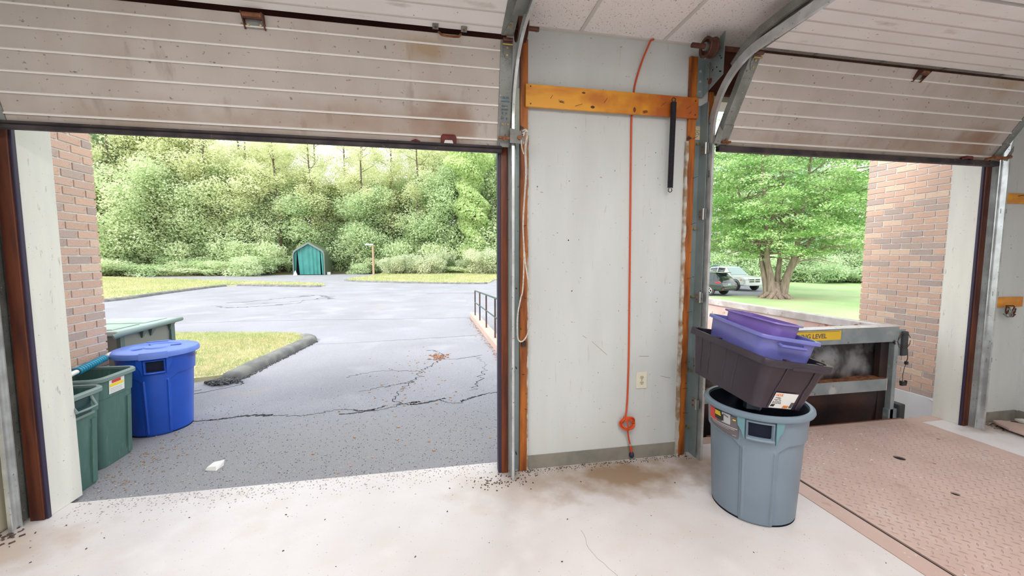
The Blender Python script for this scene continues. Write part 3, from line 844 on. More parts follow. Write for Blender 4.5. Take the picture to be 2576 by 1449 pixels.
MB().box(.535, .60, 1.4, 2.1, 2.90, 2.905).box(.535, .538, 1.4, 2.1, 2.86, 2.905).build('hanger_angle', m_steel_b, tL1)
# strip behind the left track, torn white paint patch
MB().box(.485, .533, 2.606, 2.611, 2.30, 2.62).build('flange_plate', mat('green_white_paint', (.50, .55, .46), (.42, .46, .38), 9, rough=.6), tL1)

# ---- lift shafts with their cable drums and bearing plates
s1 = thing('lift_shaft', 'dark red lift shaft end with cable drum above the left side of the pier', 'shaft', (-.85, 2.45, 2.91))
MB().cyl((-2.35, 2.45, 2.912), (.622, 2.45, 2.912), .0135, n=14).build('shaft_tube', m_rust_dk, s1, smooth=True)
dr = MB()
prof = [(.02, -.012), (.052, -.012), (.058, -.030), (.078, -.032), (.080, -.026), (.072, -.020), (.072, .020), (.080, .026), (.078, .032), (.02, .032)]
def drum(x, s, m=m_rust_dk, y=2.45, z=2.912, k=1.0):
    mb = MB().lathe([(r_ * k + .0001, z_) for r_, z_ in prof], 32)
    mb.xf(Matrix.Translation((x, y, z)) @ Matrix.Rotation(R(90), 4, 'Y'))
    d = mb.build('cable_drum', m, s, smooth=True)
    return d
drum(.512, s1)
MB().tube([(.50, 2.40, 2.90), (.515, 2.50, 2.6), (.515, 2.51, 2.32)], .0015, 5).build('lift_cable', m_nail, s1)
s2 = thing('lift_shaft', 'brown lift shaft end with grooved pulley wheel above the right side of the pier', 'shaft', (3.2, 2.45, 2.92))
MB().cyl((1.672, 2.45, 2.92), (4.7, 2.45, 2.92), .016, n=14).build('shaft_tube', m_rust_dk, s2, smooth=True)
dd = drum(1.80, s2, m_rust_dk, 2.45, 2.915, .82)
MB().cyl((1.765, 2.45, 2.92), (1.842, 2.45, 2.92), .026, n=16).build('hub', m_steel, s2, smooth=True)
bp = MB()
bp.loft([[(1.872, 2.612, 2.655), (1.872, 2.40, 2.73), (1.872, 2.395, 3.0), (1.872, 2.44, 2.985), (1.872, 2.612, 2.90)],
         [(1.877, 2.612, 2.655), (1.877, 2.40, 2.73), (1.877, 2.395, 3.0), (1.877, 2.44, 2.985), (1.877, 2.612, 2.90)]])
bp.box(1.826, 1.877, 2.60, 2.612, 2.655, 2.93)
bp = bp.build('bearing_plate', m_steel_b, s2)
for (y, z) in ((2.43, 2.86), (2.42, 2.84), (2.43, 2.76), (2.42, 2.755), (2.50, 2.80), (2.55, 2.76), (2.46, 2.80)):
    MB().cyl((1.869, y, z), (1.873, y, z), .005, n=8).build('plate_hole', m_black, bp)
MB().cyl((1.869, 2.525, 2.735), (1.873, 2.525, 2.735), .020, n=16).build('red_hole', m_redlatch, bp)
for z in (2.69, 2.76, 2.83):
    MB().cyl((1.845, 2.592, z), (1.845, 2.602, z), .008, n=8).build('bolt', m_steel_l, bp)
text('15R2', .045, (1.8712, 2.52, 2.83), (0, -.55, -.8), (0, .8, -.55), m_grey_p, s2, 'chalk_mark')
MB().tube([(1.865, 2.52, 2.86), (1.868, 2.54, 2.5), (1.872, 2.53, 2.3)], .0015, 5).build('lift_cable', m_nail, s2)

# ================================================================ THINGS ON THE PIER
tb = thing('mounting_board', 'varnished orange pine board nailed across the white pier near the ceiling', 'board', (1.19, 2.59, 2.50))
MB().box(.567, 1.826, 2.575, 2.596, 2.497, 2.640).build('board', m_wood_h, tb, bevel=.002)
for (x, z) in ((.60, 2.625), (.60, 2.515), (1.80, 2.615), (1.80, 2.52)):
    MB().cyl((x, 2.572, z), (x, 2.577, z), .005, n=8).build('nail_head', m_nail, tb)
for (x, z, dx, dz) in ((.74, 2.565, .012, .018), (1.12, 2.57, .016, .03), (1.55, 2.575, .03, .025), (1.74, 2.565, .018, .02), (1.63, 2.60, .014, .028), (1.755, 2.53, .0, .01), (.93, 2.525, .05, .01)):
    MB().tube([(x - dx * .5, 2.576, z - dz * .5), (x, 2.562, z), (x + dx * .4, 2.556, z + dz * .4)], .0014, 6).build('bent_nail', m_nail, tb)
for (x, z, a, b) in ((1.03, 2.522, .030, .018), (1.335, 2.525, .02, .035), (.965, 2.61, .025, .012)):
    mb = MB().lathe([(.0001, 0), (1, 0), (1, .4), (.0001, .4)], 20)
    mb.xf(Matrix.Translation((x, 2.5745, z)) @ Matrix.Rotation(R(-90), 4, 'X') @ Matrix.Diagonal((a * .5, b * .5, .002, 1)))
    mb.build('knot', mat('knot_brown', (.16, .035, .006), (.09, .015, .003), 40, rough=.5), tb)

spg = thing('door_spring', 'long black coil spring hanging from a nail on the orange board', 'spring', (1.60, 2.55, 2.0))
def helix(p0, p1, r, turns, n, wr):
    pts = []
    for i in range(n + 1):
        t_ = i / n; a = t_ * turns * 2 * math.pi
        c = Vector(p0).lerp(Vector(p1), t_)
        pts.append((c.x + r * math.cos(a), c.y + r * math.sin(a), c.z))
    return pts
MB().tube(helix((1.613, 2.548, 2.585), (1.606, 2.548, 2.0), .0165, 105, 1260, .0028), .0029, 5).build('coil', m_spring, spg, smooth='all')
MB().cyl((1.613, 2.548, 2.583), (1.606, 2.548, 2.002), .0150, n=12).build('coil_core', m_spring, spg, smooth=True)
def ring(c, r, wr, a0, a1, n=18):
    return MB().tube([(c[0] + r * math.sin(R(a)), c[1], c[2] + r * math.cos(R(a))) for a in np.linspace(a0, a1, n)], wr, 6)
ring((1.613, 2.548, 2.60), .014, .003, -150, 150).build('end_hook', m_nail, spg, smooth='all')
ring((1.606, 2.548, 1.984), .014, .003, 30, 330).build('end_hook', m_nail, spg, smooth='all')

# orange extension cord: comes out of the ceiling, passes behind the board, ends in a wound knot and a dark plug
ec = thing('extension_cord', 'orange extension cord hanging down the pier and wound into a knot near the floor', 'cord', (1.34, 2.60, .03))
def smoothpts(pts, k=8):
    pts = [Vector(p) for p in pts]; out = []
    for i in range(len(pts) - 1):
        p0 = pts[max(i - 1, 0)]; p1 = pts[i]; p2 = pts[i + 1]; p3 = pts[min(i + 2, len(pts) - 1)]
        for j in range(k):
            t = j / k
            out.append(.5 * ((2 * p1) + (-p0 + p2) * t + (2 * p0 - 5 * p1 + 4 * p2 - p3) * t * t + (-p0 + 3 * p1 - 3 * p2 + p3) * t ** 3))
    out.append(pts[-1]); return out
MB().tube(smoothpts([(1.475, 2.592, 3.01), (1.455, 2.585, 3.0), (1.444, 2.59, 2.985), (1.40, 2.605, 2.87), (1.36, 2.612, 2.735), (1.345, 2.614, 2.64), (1.336, 2.610, 2.52), (1.333, 2.612, 2.44), (1.336, 2.612, 2.2), (1.345, 2.612, 1.6), (1.352, 2.612, 1.07), (1.355, 2.611, .78), (1.352, 2.610, .5), (1.345, 2.606, .38), (1.335, 2.598, .345)], 6), .0062, 8).build('cord_run', m_cord, ec, smooth='all')
kn = MB()
pts = []
for i in range(150):
    a = i / 150 * 2 * math.pi * 4.2 + 2.0
    rr = .050 + .007 * math.sin(a * .37 + 1) + .004 * math.sin(a * 1.3)
    pts.append((1.347 + rr * math.cos(a) + .004 * math.sin(i * .13), 2.595 - .010 + .011 * math.sin(a * 2.1), .292 + rr * .82 * math.sin(a)))
kn.tube(pts, .0062, 8)
kn.tube(smoothpts([(1.335, 2.598, .345), (1.33, 2.575, .335), (1.335, 2.565, .29), (1.345, 2.57, .25), (1.35, 2.585, .235)], 5), .0064, 8)
kn.tube(smoothpts([(1.31, 2.58, .345), (1.36, 2.572, .31), (1.40, 2.585, .29)], 5), .0062, 8)
kn.build('wound_knot', m_cord, ec, smooth='all')
MB().tube(smoothpts([(1.345, 2.585, .25), (1.358, 2.59, .18), (1.375, 2.597, .12), (1.378, 2.597, .09)], 5), .0062, 8).build('cord_end', m_cord, ec, smooth='all')
MB().cyl((1.372, 2.598, .128), (1.375, 2.597, .112), .008, n=10).build('metal_tag', m_steel_l, ec, smooth=True)
MB().tube([(1.382, 2.597, .10), (1.388, 2.597, .06)], [.0095, .008], 10).build('strain_relief', m_cord, ec, smooth=True)
MB().tube([(1.388, 2.597, .062), (1.389, 2.596, .050), (1.388, 2.596, .030), (1.386, 2.596, .018)], [.010, .018, .018, .009], 12).build('plug', m_plug, ec, smooth=True)

ol = thing('electric_outlet', 'ivory double electric outlet on the white pier beside the orange cord', 'outlet', (1.465, 2.615, .60))
OX = 1.463; OZ = .601
MB().box(OX - .043, OX + .043, 2.611, WY, OZ - .062, OZ + .062).build('face_plate', m_ivory, ol, bevel=.003)
for dz in (.020, -.020):
    mb = MB().lathe([(.0001, 0), (.0165, 0), (.0165, .004), (.0001, .004)], 24)
    mb.xf(Matrix.Translation((OX, 2.608, OZ + dz)) @ Matrix.Rotation(R(-90), 4, 'X') @ Matrix.Diagonal((1, .86, 1, 1)))
    rc = mb.build('receptacle', m_ivory_d, ol)
    for sx in (-.0065, .0065):
        MB().box(OX + sx - .0015, OX + sx + .0015, 2.6072, 2.6085, OZ + dz + .000, OZ + dz + .009).build('slot', m_black_p, rc)
    MB().cyl((OX, 2.6072, OZ + dz - .008), (OX, 2.6085, OZ + dz - .008), .003, n=8).build('slot', m_black_p, rc)
MB().cyl((OX, 2.609, OZ), (OX, 2.612, OZ), .003, n=8).build('screw', m_steel, ol)

# white pull rope on the left bracket
rp_ = thing('pull_rope', 'white rope loop hanging from the left door bracket down the orange stud', 'rope', (.53, 2.5, .95))
r1 = smoothpts([(.522, 2.465, 2.30), (.54, 2.458, 2.31), (.558, 2.47, 2.29), (.553, 2.50, 2.2), (.560, 2.51, 2.05), (.548, 2.51, 1.9), (.538, 2.51, 1.7), (.543, 2.505, 1.5), (.534, 2.50, 1.3), (.520, 2.50, 1.24), (.500, 2.50, 1.13), (.498, 2.50, 1.03), (.502, 2.50, .975), (.520, 2.50, .953), (.545, 2.50, .965), (.570, 2.50, 1.01), (.589, 2.50, 1.10), (.582, 2.50, 1.25), (.568, 2.50, 1.37), (.550, 2.503, 1.5), (.536, 2.507, 1.72), (.545, 2.505, 1.9), (.552, 2.50, 2.05), (.545, 2.49, 2.2), (.553, 2.475, 2.29), (.540, 2.462, 2.30), (.528, 2.468, 2.27)], 6)
MB().tube(r1, .0048, 7).build('rope_loop', m_rope, rp_, smooth='all')
kk = MB()
for (x, y, z, s_) in ((.54, 2.462, 2.302, .011), (.555, 2.47, 2.285, .010), (.53, 2.462, 2.285, .007)):
    kk.tube([(x - s_, y, z), (x - s_ * .3, y - s_ * .4, z + s_ * .6), (x + s_ * .5, y, z + s_ * .2), (x + s_, y + s_ * .3, z - s_ * .5)], .0052, 6)
kk.build('knot', m_rope, rp_, smooth='all')
MB().tube(smoothpts([(.515, 2.47, 2.25), (.522, 2.475, 2.20), (.535, 2.48, 2.165)], 4), .004, 6).build('frayed_end', m_rope, rp_, smooth='all')

# boards and clamp on the wall right of the second door
b1 = thing('wall_board', 'short orange pine board high on the white wall in the right corner', 'board', (5.05, 2.61, 2.03))
MB().box(4.75, 5.25, 2.602, WY, 1.982, 2.068).build('board', m_wood_h, b1, bevel=.002)
MB().tube([(4.99, 2.603, 2.045), (5.01, 2.58, 2.05), (5.03, 2.57, 2.055)], .003, 6).build('bent_nail', m_nail, b1)
b2 = thing('wall_board', 'short orange pine board low in the right corner holding rusty hooks', 'board', (5.0, 2.61, 1.11))
MB().box(4.80, 5.175, 2.602, WY, 1.068, 1.156).build('board', m_wood_h, b2, bevel=.002)
hk = thing('hook_bundle', 'bundle of small rusty metal clips hanging on the low orange board', 'hooks', (5.0, 2.57, 1.0))
for k, (x, z, a) in enumerate(((4.93, 1.04, 20), (4.97, 1.03, -25), (5.01, 1.03, 35), (4.95, 1.00, -60), (5.00, 1.00, 70))):
    mb = MB().tube([(x - .012, 2.575, z + .045), (x - .016, 2.57, z), (x, 2.565, z - .03), (x + .016, 2.57, z), (x + .010, 2.575, z + .04)], .006, 6)
    mb.xf(Matrix.Translation((x, 0, z)) @ Matrix.Rotation(R(a), 4, 'Y') @ Matrix.Translation((-x, 0, -z)))
    mb.build('clip', m_steel if k % 2 else m_rust_dk, hk, smooth='all')
MB().cyl((4.97, 2.60, 1.08), (4.97, 2.55, 1.085), .005, n=8).build('nail', m_nail, hk)

# floor pieces in the right corner
pd = thing('painted_board', 'pinkish board with rounded end and dark slot lying on the floor in the right corner', 'board', (5.0, 2.3, 0))
bp_ = [(4.86, 2.53), (4.90, 2.575), (4.97, 2.56), (5.04, 2.48), (5.10, 2.35), (5.12, 2.05), (5.10, 1.9), (4.78, 1.9), (4.76, 2.2), (4.80, 2.42)]
MB().prism(bp_, .022, .045).build('board', m_pinkwood, pd, bevel=.006)
MB().prism([(4.93, 2.26), (5.03, 2.30), (5.04, 2.24), (4.94, 2.20)], .0445, .047).build('slot', m_redlatch, pd)
MB().box(4.82, 4.9, 1.95, 2.30, 0, .022).build('cleat', m_pinkwood, pd)
pv = thing('white_pipe', 'lumpy white plastic pipe on the floor against the right corner', 'pipe', (5.15, 2.4, .03))
MB().tube([(5.16, 2.57, .03), (5.17, 2.53, .03), (5.17, 2.47, .03), (5.18, 2.40, .03), (5.19, 2.33, .03), (5.19, 2.2, .03), (5.2, 2.0, .03)], [.012, .026, .022, .027, .022, .026, .022], 12).build('pipe_run', m_pvc, pv, smooth='all')

# ================================================================ STEEL DOCK PLATE
dp = thing('dock_plate', 'pinkish painted steel tread plate set in the floor before the dumpster', 'plate', (3.30, 1.7, 0))
import bmesh
PX0, PX1, PY0, PY1 = 2.385, 4.215, .55, 2.815
pb = MB().box(PX0, PX1, PY0, PY1, .0, .010).build('tread_plate', m_plate, dp)
cuts = ((3.372, 2.242, .036), (3.207, 1.819, .022), (4.044, 2.43, .013), (3.53, 2.13, .010))
for (x, y, r_) in cuts:
    cm = MB().cyl((x, y, -.05), (x, y, .05), r_, n=20).build('cutter', m_black)
    md = pb.modifiers.new('hole', 'BOOLEAN'); md.object = cm; md.operation = 'DIFFERENCE'; md.solver = 'EXACT'
    bpy.context.view_layer.update()
    me = bpy.data.meshes.new_from_object(pb.evaluated_get(bpy.context.evaluated_depsgraph_get()))
    pb.modifiers.clear(); pb.data = me
    bpy.data.objects.remove(cm)
    MB().cyl((x, y, .0003), (x, y, .0018), r_ + .004, n=20).build('hole_bottom', m_black, dp)
# raised lens-shaped lugs
base = np.array([(-.020, 0, 0), (0, -.0052, 0), (.020, 0, 0), (0, .0052, 0), (-.009, 0, .0045), (.009, 0, .0045)])
lf = np.array([(0, 1, 4), (1, 5, 4), (1, 2, 5), (2, 3, 5), (3, 4, 5), (3, 0, 4)])
V = []; F = []
cnt = 0
for i in range(int((PX1 - PX0 - .06) / .030)):
    for j in range(int((PY1 - PY0 - .06) / .030)):
        if (i + j) % 2: continue
        x = PX0 + .035 + i * .030; y = PY0 + .035 + j * .030
        if any((x - cx) ** 2 + (y - cy) ** 2 < (cr + .012) ** 2 for cx, cy, cr in cuts): continue
        a = R(38) if (i % 2) else R(-52)
        c_, s_ = math.cos(a), math.sin(a)
        b = base.copy(); bx = b[:, 0] * c_ - b[:, 1] * s_ + x; by = b[:, 0] * s_ + b[:, 1] * c_ + y
        V.append(np.stack([bx - dp.location.x, by - dp.location.y, b[:, 2] + .010], 1)); F.append(lf + cnt); cnt += 6
np_mesh('tread_lugs', np.concatenate(V), np.concatenate(F), mat('worn_lug_steel', (.40, .295, .26), (.50, .37, .33), 30, rough=.42, metal=.3), dp, kind='stuff')
# painted frame and dark joint
MB().box(2.25, 2.372, .5, 2.82, .0, .004).build('frame_left', m_plate, dp)
MB().box(4.228, 4.335, .5, 2.82, .0, .004).build('frame_right', m_plate, dp)
MB().box(1.95, 2.25, 2.72, 2.82, .0, .004).box(4.335, 4.60, 2.74, 2.83, .0, .004).build('frame_end', m_plate, dp)
MB().box(2.372, PX0, .5, 2.815, .0, .0012).build('joint_gap', m_black, dp)
MB().box(PX1, 4.228, .5, 2.815, .0, .0012).build('joint_gap', m_black, dp)
MB().box(2.2, 4.25, 2.815, 2.845, -.12, .004).build('rusty_edge', m_plate_dk, dp)
fb = MB()
rg = random.Random(4)
for i in range(70):
    x = rg.uniform(2.4, 4.1); y = rg.uniform(1.0, 2.7) ; s_ = rg.uniform(.002, .007)
    if rg.random() < .5: x = 2.9 + rg.gauss(0, .2); y = 2.45 + rg.gauss(0, .15)
    fb.obox((x, y, .0125), (s_, s_ * .5, .0012), Matrix.Rotation(rg.uniform(0, 3), 3, 'Z'))
fb.build('paint_flakes', m_white, dp, kind='stuff')

# ================================================================ ROUND BINS
def round_bin(t, c, H, r0, r1, az, body_m, rim_m=None, lid=None, in_m=None):
    cx, cy, cz = c
    nt_, nz_ = 420, 130
    th = np.linspace(0, 2 * np.pi, nt_, endpoint=False); zz = np.linspace(0, 1, nz_)
    T, Z = np.meshgrid(th, zz)
    def near(a0): return (T - a0 + np.pi) % (2 * np.pi) - np.pi
    da = np.minimum(np.abs(near(az)), np.abs(near(az + np.pi)))
    rr = r0 + (r1 - r0) * Z
    def sm(x): x = np.clip(x, 0, 1); return x * x * (3 - 2 * x)
    ztop = .745 - .06 * sm((.62 - da) / .3)          # arched top of the recessed panels
    rec = sm((ztop - Z) / .018) * sm((da - .36) / .03)
    rr = rr - .011 * rec
    rib = sm(1 - np.abs(da - .30) / .035) * sm((.70 - Z) / .02) * sm((Z - .03) / .02)
    rr = rr + .010 * rib
    mid = sm((da - 1.2) / .02) * sm((1.28 - da) / .02)
    pk = sm((.225 - da) / .012) * sm((Z - .795) / .008) * sm((.93 - Z) / .008)
    fr = sm((.27 - da) / .025) * sm((Z - .765) / .015) * sm((.95 - Z) / .015)
    rr = rr + .014 * fr - .085 * pk
    wing_ = sm((.40 - da) / .05) * sm((da - .27) / .02) * sm((Z - .86 - .0) / .03)
    rr = rr + .004 * wing_
    rr = rr - .012 * sm((.02 - Z) / .02)
    V = np.stack([cx - t.location.x + rr * np.cos(T), cy - t.location.y + rr * np.sin(T), cz - t.location.z + Z * H], -1).reshape(-1, 3)
    ii = np.arange(nz_ - 1)[:, None] * nt_; jj = np.arange(nt_)[None, :]; j2 = (jj + 1) % nt_
    F = np.stack([ii + jj, ii + j2, ii + nt_ + j2, ii + nt_ + jj], -1).reshape(-1, 4)
    b = np_mesh('bin_body', V, F, body_m, t, smooth=True)
    MB().lathe([(r1 - .008, H - .01), (r1 - .018, H * .95), (r1 - .020, H * .79), (r1 - .038, H * .74), (r0 - .030, .04), (.0002, .02)], 64, c).lathe([(r0 - .012, .0), (.0002, .001)], 64, c).build('bin_inside', in_m or m_bin_shade, t, smooth=True)
    rim = MB().lathe([(r1 - .008, H - .012), (r1 - .004, H + .004), (r1 + .010, H + .006), (r1 + .022, H - .002), (r1 + .025, H - .016), (r1 + .020, H - .026), (r1 + .004, H - .028), (r1 - .002, H - .02)], 96, c)
    rim.build('rim', rim_m or body_m, t, smooth=True)
    for s_ in (0, math.pi):
        a = az + s_
        hb_ = MB()
        pts = []
        for k in range(9):
            aa = a + (k - 4) / 4 * .235
            r_ = r1 + .016
            pts.append((cx + r_ * math.cos(aa), cy + r_ * math.sin(aa), cz + H * .792))
        hb_.tube(pts, .008, 8)
        hb_.build('handle', rim_m or body_m, t, smooth=True)
        for sg in (-1, 1):
            fl_ = MB()
            lo_ = []
            for (da_, z0, z1) in ((.275, .76, .96), (.33, .84, .965), (.40, .88, .965), (.42, .95, .967)):
                aa = a + sg * da_; r_ = r0 + (r1 - r0) * .9 + .004
                lo_.append([(cx + (r_ + o_) * math.cos(aa), cy + (r_ + o_) * math.sin(aa), cz + z_ * H) for z_, o_ in ((z0, 0), (z1, 0), (z1, .012), (z0, .012))])
            fl_.loft(lo_).build('handle_web', m_can_t if body_m is m_can else (rim_m or body_m), t, smooth=True)
    if lid:
        l = MB().lathe([(.0002, H + .030), (r1 * .30, H + .031), (r1 * .33, H + .022), (r1 * .62, H + .020), (r1 * .66, H + .030), (r1 + .0, H + .028), (r1 + .022, H + .020), (r1 + .031, H + .004), (r1 + .031, H - .022), (r1 + .027, H - .024), (r1 + .025, H + .0), (.0002, H + .010)], 96, c)
        l = l.build('lid', lid, t, smooth=True)
        for s_ in (0, math.pi):
            a = az + s_
            lo_ = []
            for k in range(7):
                aa = a + (k - 3) / 3 * .30
                lo_.append([(cx + r_ * math.cos(aa), cy + r_ * math.sin(aa), cz + z_) for r_, z_ in ((r1 - .04, H + .028), (r1 - .04, H + .036), (r1 + .030, H + .030), (r1 + .040, H + .016), (r1 + .040, H - .026), (r1 + .030, H - .026))])
            MB().loft(lo_).build('lid_tab', lid, l, smooth=True)
        for aa in (0.6, 2.4, 4.0):
            p0 = Vector((cx + r1 * .35 * math.cos(aa), cy + r1 * .35 * math.sin(aa), cz + H + .026)); p1 = Vector((cx + r1 * .62 * math.cos(aa), cy + r1 * .62 * math.sin(aa), cz + H + .026))
            MB().tube([p0, p1], .006, 6).build('lid_rib', lid, l, smooth=True)
    return b

g = thing('trash_can', 'large round grey-blue trash can on the garage floor, totes stacked in it', 'trash can', (1.871, 1.988, 0))
AZ = R(-128)
CR0, CR1, CHt = .231, .262, .652
round_bin(g, (1.871, 1.988, 0), CHt, CR0, CR1, AZ, m_can, None)
# printed label wrapped round the band left of the handle
def wrap(t, a0, a1, z0f, z1f, off, m, name, n=20):
    lo_ = []
    for k in range(n + 1):
        f = k / n; a = R(a0 + (a1 - a0) * f)
        z0, z1 = z0f(f), z1f(f)
        row = []
        for z in np.linspace(z0, z1, 5):
            r_ = CR0 + (CR1 - CR0) * z / CHt + off
            row.append((1.871 + r_ * math.cos(a), 1.988 + r_ * math.sin(a), z))
        lo_.append(row)
    mb = MB().loft(lo_, caps=False, closed=False)
    return mb.build(name, m, t, fix=False)
wrap(g, -196, -151, lambda f: .497 - .012 * f + .02 * (1 - f), lambda f: .618 - .012 * f, .0065, m_grey_p, 'printed_label')
wrap(g, -196, -180, lambda f: .548, lambda f: .612, .0075, m_red_p, 'label_red_band')
wrap(g, -184, -172, lambda f: .560, lambda f: .616, .0078, m_black_p, 'label_black_block')
wrap(g, -172, -160.5, lambda f: .555, lambda f: .614, .0078, m_ltgrey_p, 'label_picture')
wrap(g, -170, -163, lambda f: .600 - .008 * f, lambda f: .609 - .01 * f, .0086, m_grey_p, 'label_picture_detail')
wrap(g, -172, -169.5, lambda f: .562, lambda f: .60, .0086, m_black_p, 'label_picture_detail')
wrap(g, -157.5, -154, lambda f: .588, lambda f: .594, .0086, m_yel_p, 'label_arrow')
wrap(g, -194, -152, lambda f: .544 - .004 * f, lambda f: .5465 - .004 * f, .0086, m_white, 'label_text_line')
wrap(g, -190, -155, lambda f: .535 - .004 * f, lambda f: .5385 - .004 * f, .0086, m_ltgrey_p, 'label_text_line')
wrap(g, -188, -162, lambda f: .528 - .004 * f, lambda f: .530 - .004 * f, .0086, m_ltgrey_p, 'label_text_line')
wrap(g, -158, -153, lambda f: .499, lambda f: .502, .0086, m_ltgrey_p, 'label_text_line')
for k, zz_ in enumerate((.603, .594, .585)):
    wrap(g, -183.2, -174.5 + k * .6, lambda f, q=zz_: q, lambda f, q=zz_: q + .0062, .0088, m_yel_p, 'label_heading_line')

# blue lidded can outside
bb = thing('recycling_can', 'round blue lidded trash can on the asphalt by the left brick wall', 'trash can', (-2.50, 3.95, -.02))
round_bin(bb, (-2.50, 3.95, -.02), .71, .235, .272, R(-62), m_blue, None, lid=m_bluelid)
text('BRUTE', .035, (-2.50 + .283 * math.cos(R(5)), 3.95 + .283 * math.sin(R(5)), .63), (-.09, 1, 0), (0, 0, 1), mat('brown_stamp', (.12, .05, .10), rough=.6), bb, 'stamp')

# ================================================================ SQUARE GREEN BINS
def rrect(L, W, r, n=6):
    pts = []
    for cx, cy, a0 in ((L / 2 - r, W / 2 - r, 0), (-L / 2 + r, W / 2 - r, 90), (-L / 2 + r, -W / 2 + r, 180), (L / 2 - r, -W / 2 + r, 270)):
        for k in range(n + 1):
            a = R(a0 + 90 * k / n); pts.append((cx + r * math.cos(a), cy + r * math.sin(a)))
    return pts
def rl(L, W, r, z, n=6): return [(x, y, z) for x, y in rrect(L, W, r, n)]
def square_bin(name, label, c, L, W, H, group=None, handle=True, rot=0):
    t = thing(name, label, 'trash can', c, group)
    M = Matrix.Translation(c) @ Matrix.Rotation(rot, 4, 'Z')
    def S(mb): return mb.xf(M)
    k = .86
    lo_ = [rl(L * k, W * k, .05, .0), rl(L * (k + .02), W * (k + .02), .06, .015)]
    for f in (.25, .5, .70, .765):
        q = k + (1 - k) * f; lo_.append(rl(L * q - .004, W * q - .004, .06, H * f))
    for f in (.768, .85, .92, .985):
        q = k + (1 - k) * f; lo_.append(rl(L * q + .012, W * q + .012, .065, H * f))
    S(MB().loft(lo_, caps=False)).build('bin_body', m_green, t, smooth=True)
    li = [rl(L * .99, W * .99, .06, H * .985), rl(L * .95, W * .95, .06, H * .6), rl(L * .85, W * .85, .05, .02)]
    S(MB().loft(li, caps=True)).v
    mb = MB().loft(li, caps=False); mb.add(rl(L * .86, W * .86, .05, .012), [tuple(range(len(li[0])))])
    S(mb).build('bin_inside', m_green, t, smooth=True)
    rm = [rl(L * .985, W * .985, .06, H - .012), rl(L * .99, W * .99, .06, H + .004), rl(L + .03, W + .03, .075, H + .005), rl(L + .048, W + .048, .085, H - .004), rl(L + .048, W + .048, .085, H - .026), rl(L + .018, W + .018, .07, H - .028)]
    S(MB().loft(rm, caps=False)).build('rim', m_greenrim, t, smooth=True)
    # ribs on the visible faces
    for y in (-.10, .10):
        a = [(L / 2 * (k + (1 - k) * f) - .004, y, H * f) for f in (.03, .70)]
        rb = MB().hexa([(a[0][0], y - .022, a[0][2]), (a[0][0] + .014, y - .018, a[0][2]), (a[0][0] + .014, y + .018, a[0][2]), (a[0][0], y + .022, a[0][2])],
                       [(a[1][0], y - .022, a[1][2]), (a[1][0] + .014, y - .018, a[1][2]), (a[1][0] + .014, y + .018, a[1][2]), (a[1][0], y + .022, a[1][2])])
        if handle or y > 0: S(rb).build('side_rib', m_green, t)
    if handle:
        x0 = L / 2 + .004
        h = MB().tube([(x0, -.075, H - .03), (x0 + .035, -.070, H - .10), (x0 + .038, .0, H - .102), (x0 + .035, .070, H - .10), (x0, .075, H - .03)], .009, 8)
        S(h).build('handle', m_greenrim, t, smooth=True)
        S(MB().box(x0 - .012, x0 + .005, -.07, .07, H - .14, H - .035)).build('handle_pocket', m_tealrim, t)
        S(MB().box(x0 - .004, x0 + .012, -.085, .085, H - .155, H - .14)).build('handle_shelf', m_greenrim, t)
    return t, M
gB, MBm = square_bin('green_bin', 'nearer open green bin, half hidden by the beige jamb panel', (-2.55, 2.905, -.02), .52, .36, .655)
gA, MAm = square_bin('green_bin', 'open green bin with white label, between the blue can and the nearer green bin', (-2.615, 3.345, -.02), .46, .36, .67, handle=False)
def quadA(y0, y1, z0, z1, off, m, nm, tilt=0):
    xf_ = lambda z: .46 / 2 * (.86 + .14 * z / .67) + .006 + off
    mb = MB().hexa([(xf_(z0), y0, z0), (xf_(z0) + .001, y0, z0), (xf_(z0) + .001, y1, z0 + tilt), (xf_(z0), y1, z0 + tilt)], [(xf_(z1), y0, z1), (xf_(z1) + .001, y0, z1), (xf_(z1) + .001, y1, z1 + tilt), (xf_(z1), y1, z1 + tilt)])
    mb.xf(MAm).build(nm, m, gA)
quadA(-.085, .055, .535, .635, .002, m_white, 'bin_label')
quadA(-.06, .02, .610, .632, .0035, m_red_p, 'label_red_mark')
quadA(-.08, .045, .585, .606, .0035, m_yel_p, 'label_yellow_band')
for k in range(3): quadA(-.075, .03, .545 + k * .012, .548 + k * .012, .0035, m_ltgrey_p, 'label_text_line')

# pole with ribbed blue grip resting across the bins
pg = thing('broom_handle', 'white pole with ribbed blue grip resting on the green bins', 'broom', (-2.72, 3.2, .68))
pA = Vector((-2.57, 3.21, .685)); pB = Vector((-2.717, 3.72, .69))
dv = (pB - pA).normalized()
MB().cyl(pA - dv * .5, pB, .017, n=12).build('pole', m_white, pg, smooth=True)
g0 = pA + dv * .08
MB().cyl(g0, pB - dv * .02, .022, n=14).build('grip_core', m_gripd, pg, smooth=True)
nG = 13; Lg = (pB - dv * .03 - g0).length
for k in range(nG):
    a = g0 + dv * (Lg * (k + .1) / nG); b = g0 + dv * (Lg * (k + .72) / nG)
    MB().tube([a, a + (b - a) * .25, a + (b - a) * .75, b], [.022, .029, .029, .022], 14).build('grip_ring', m_grip, pg, smooth=True)
MB().tube([pB, pB + dv * .08, pB + dv * .12], [.022, .026, .018], 10).build('end_cap', m_pvc, pg, smooth=True)

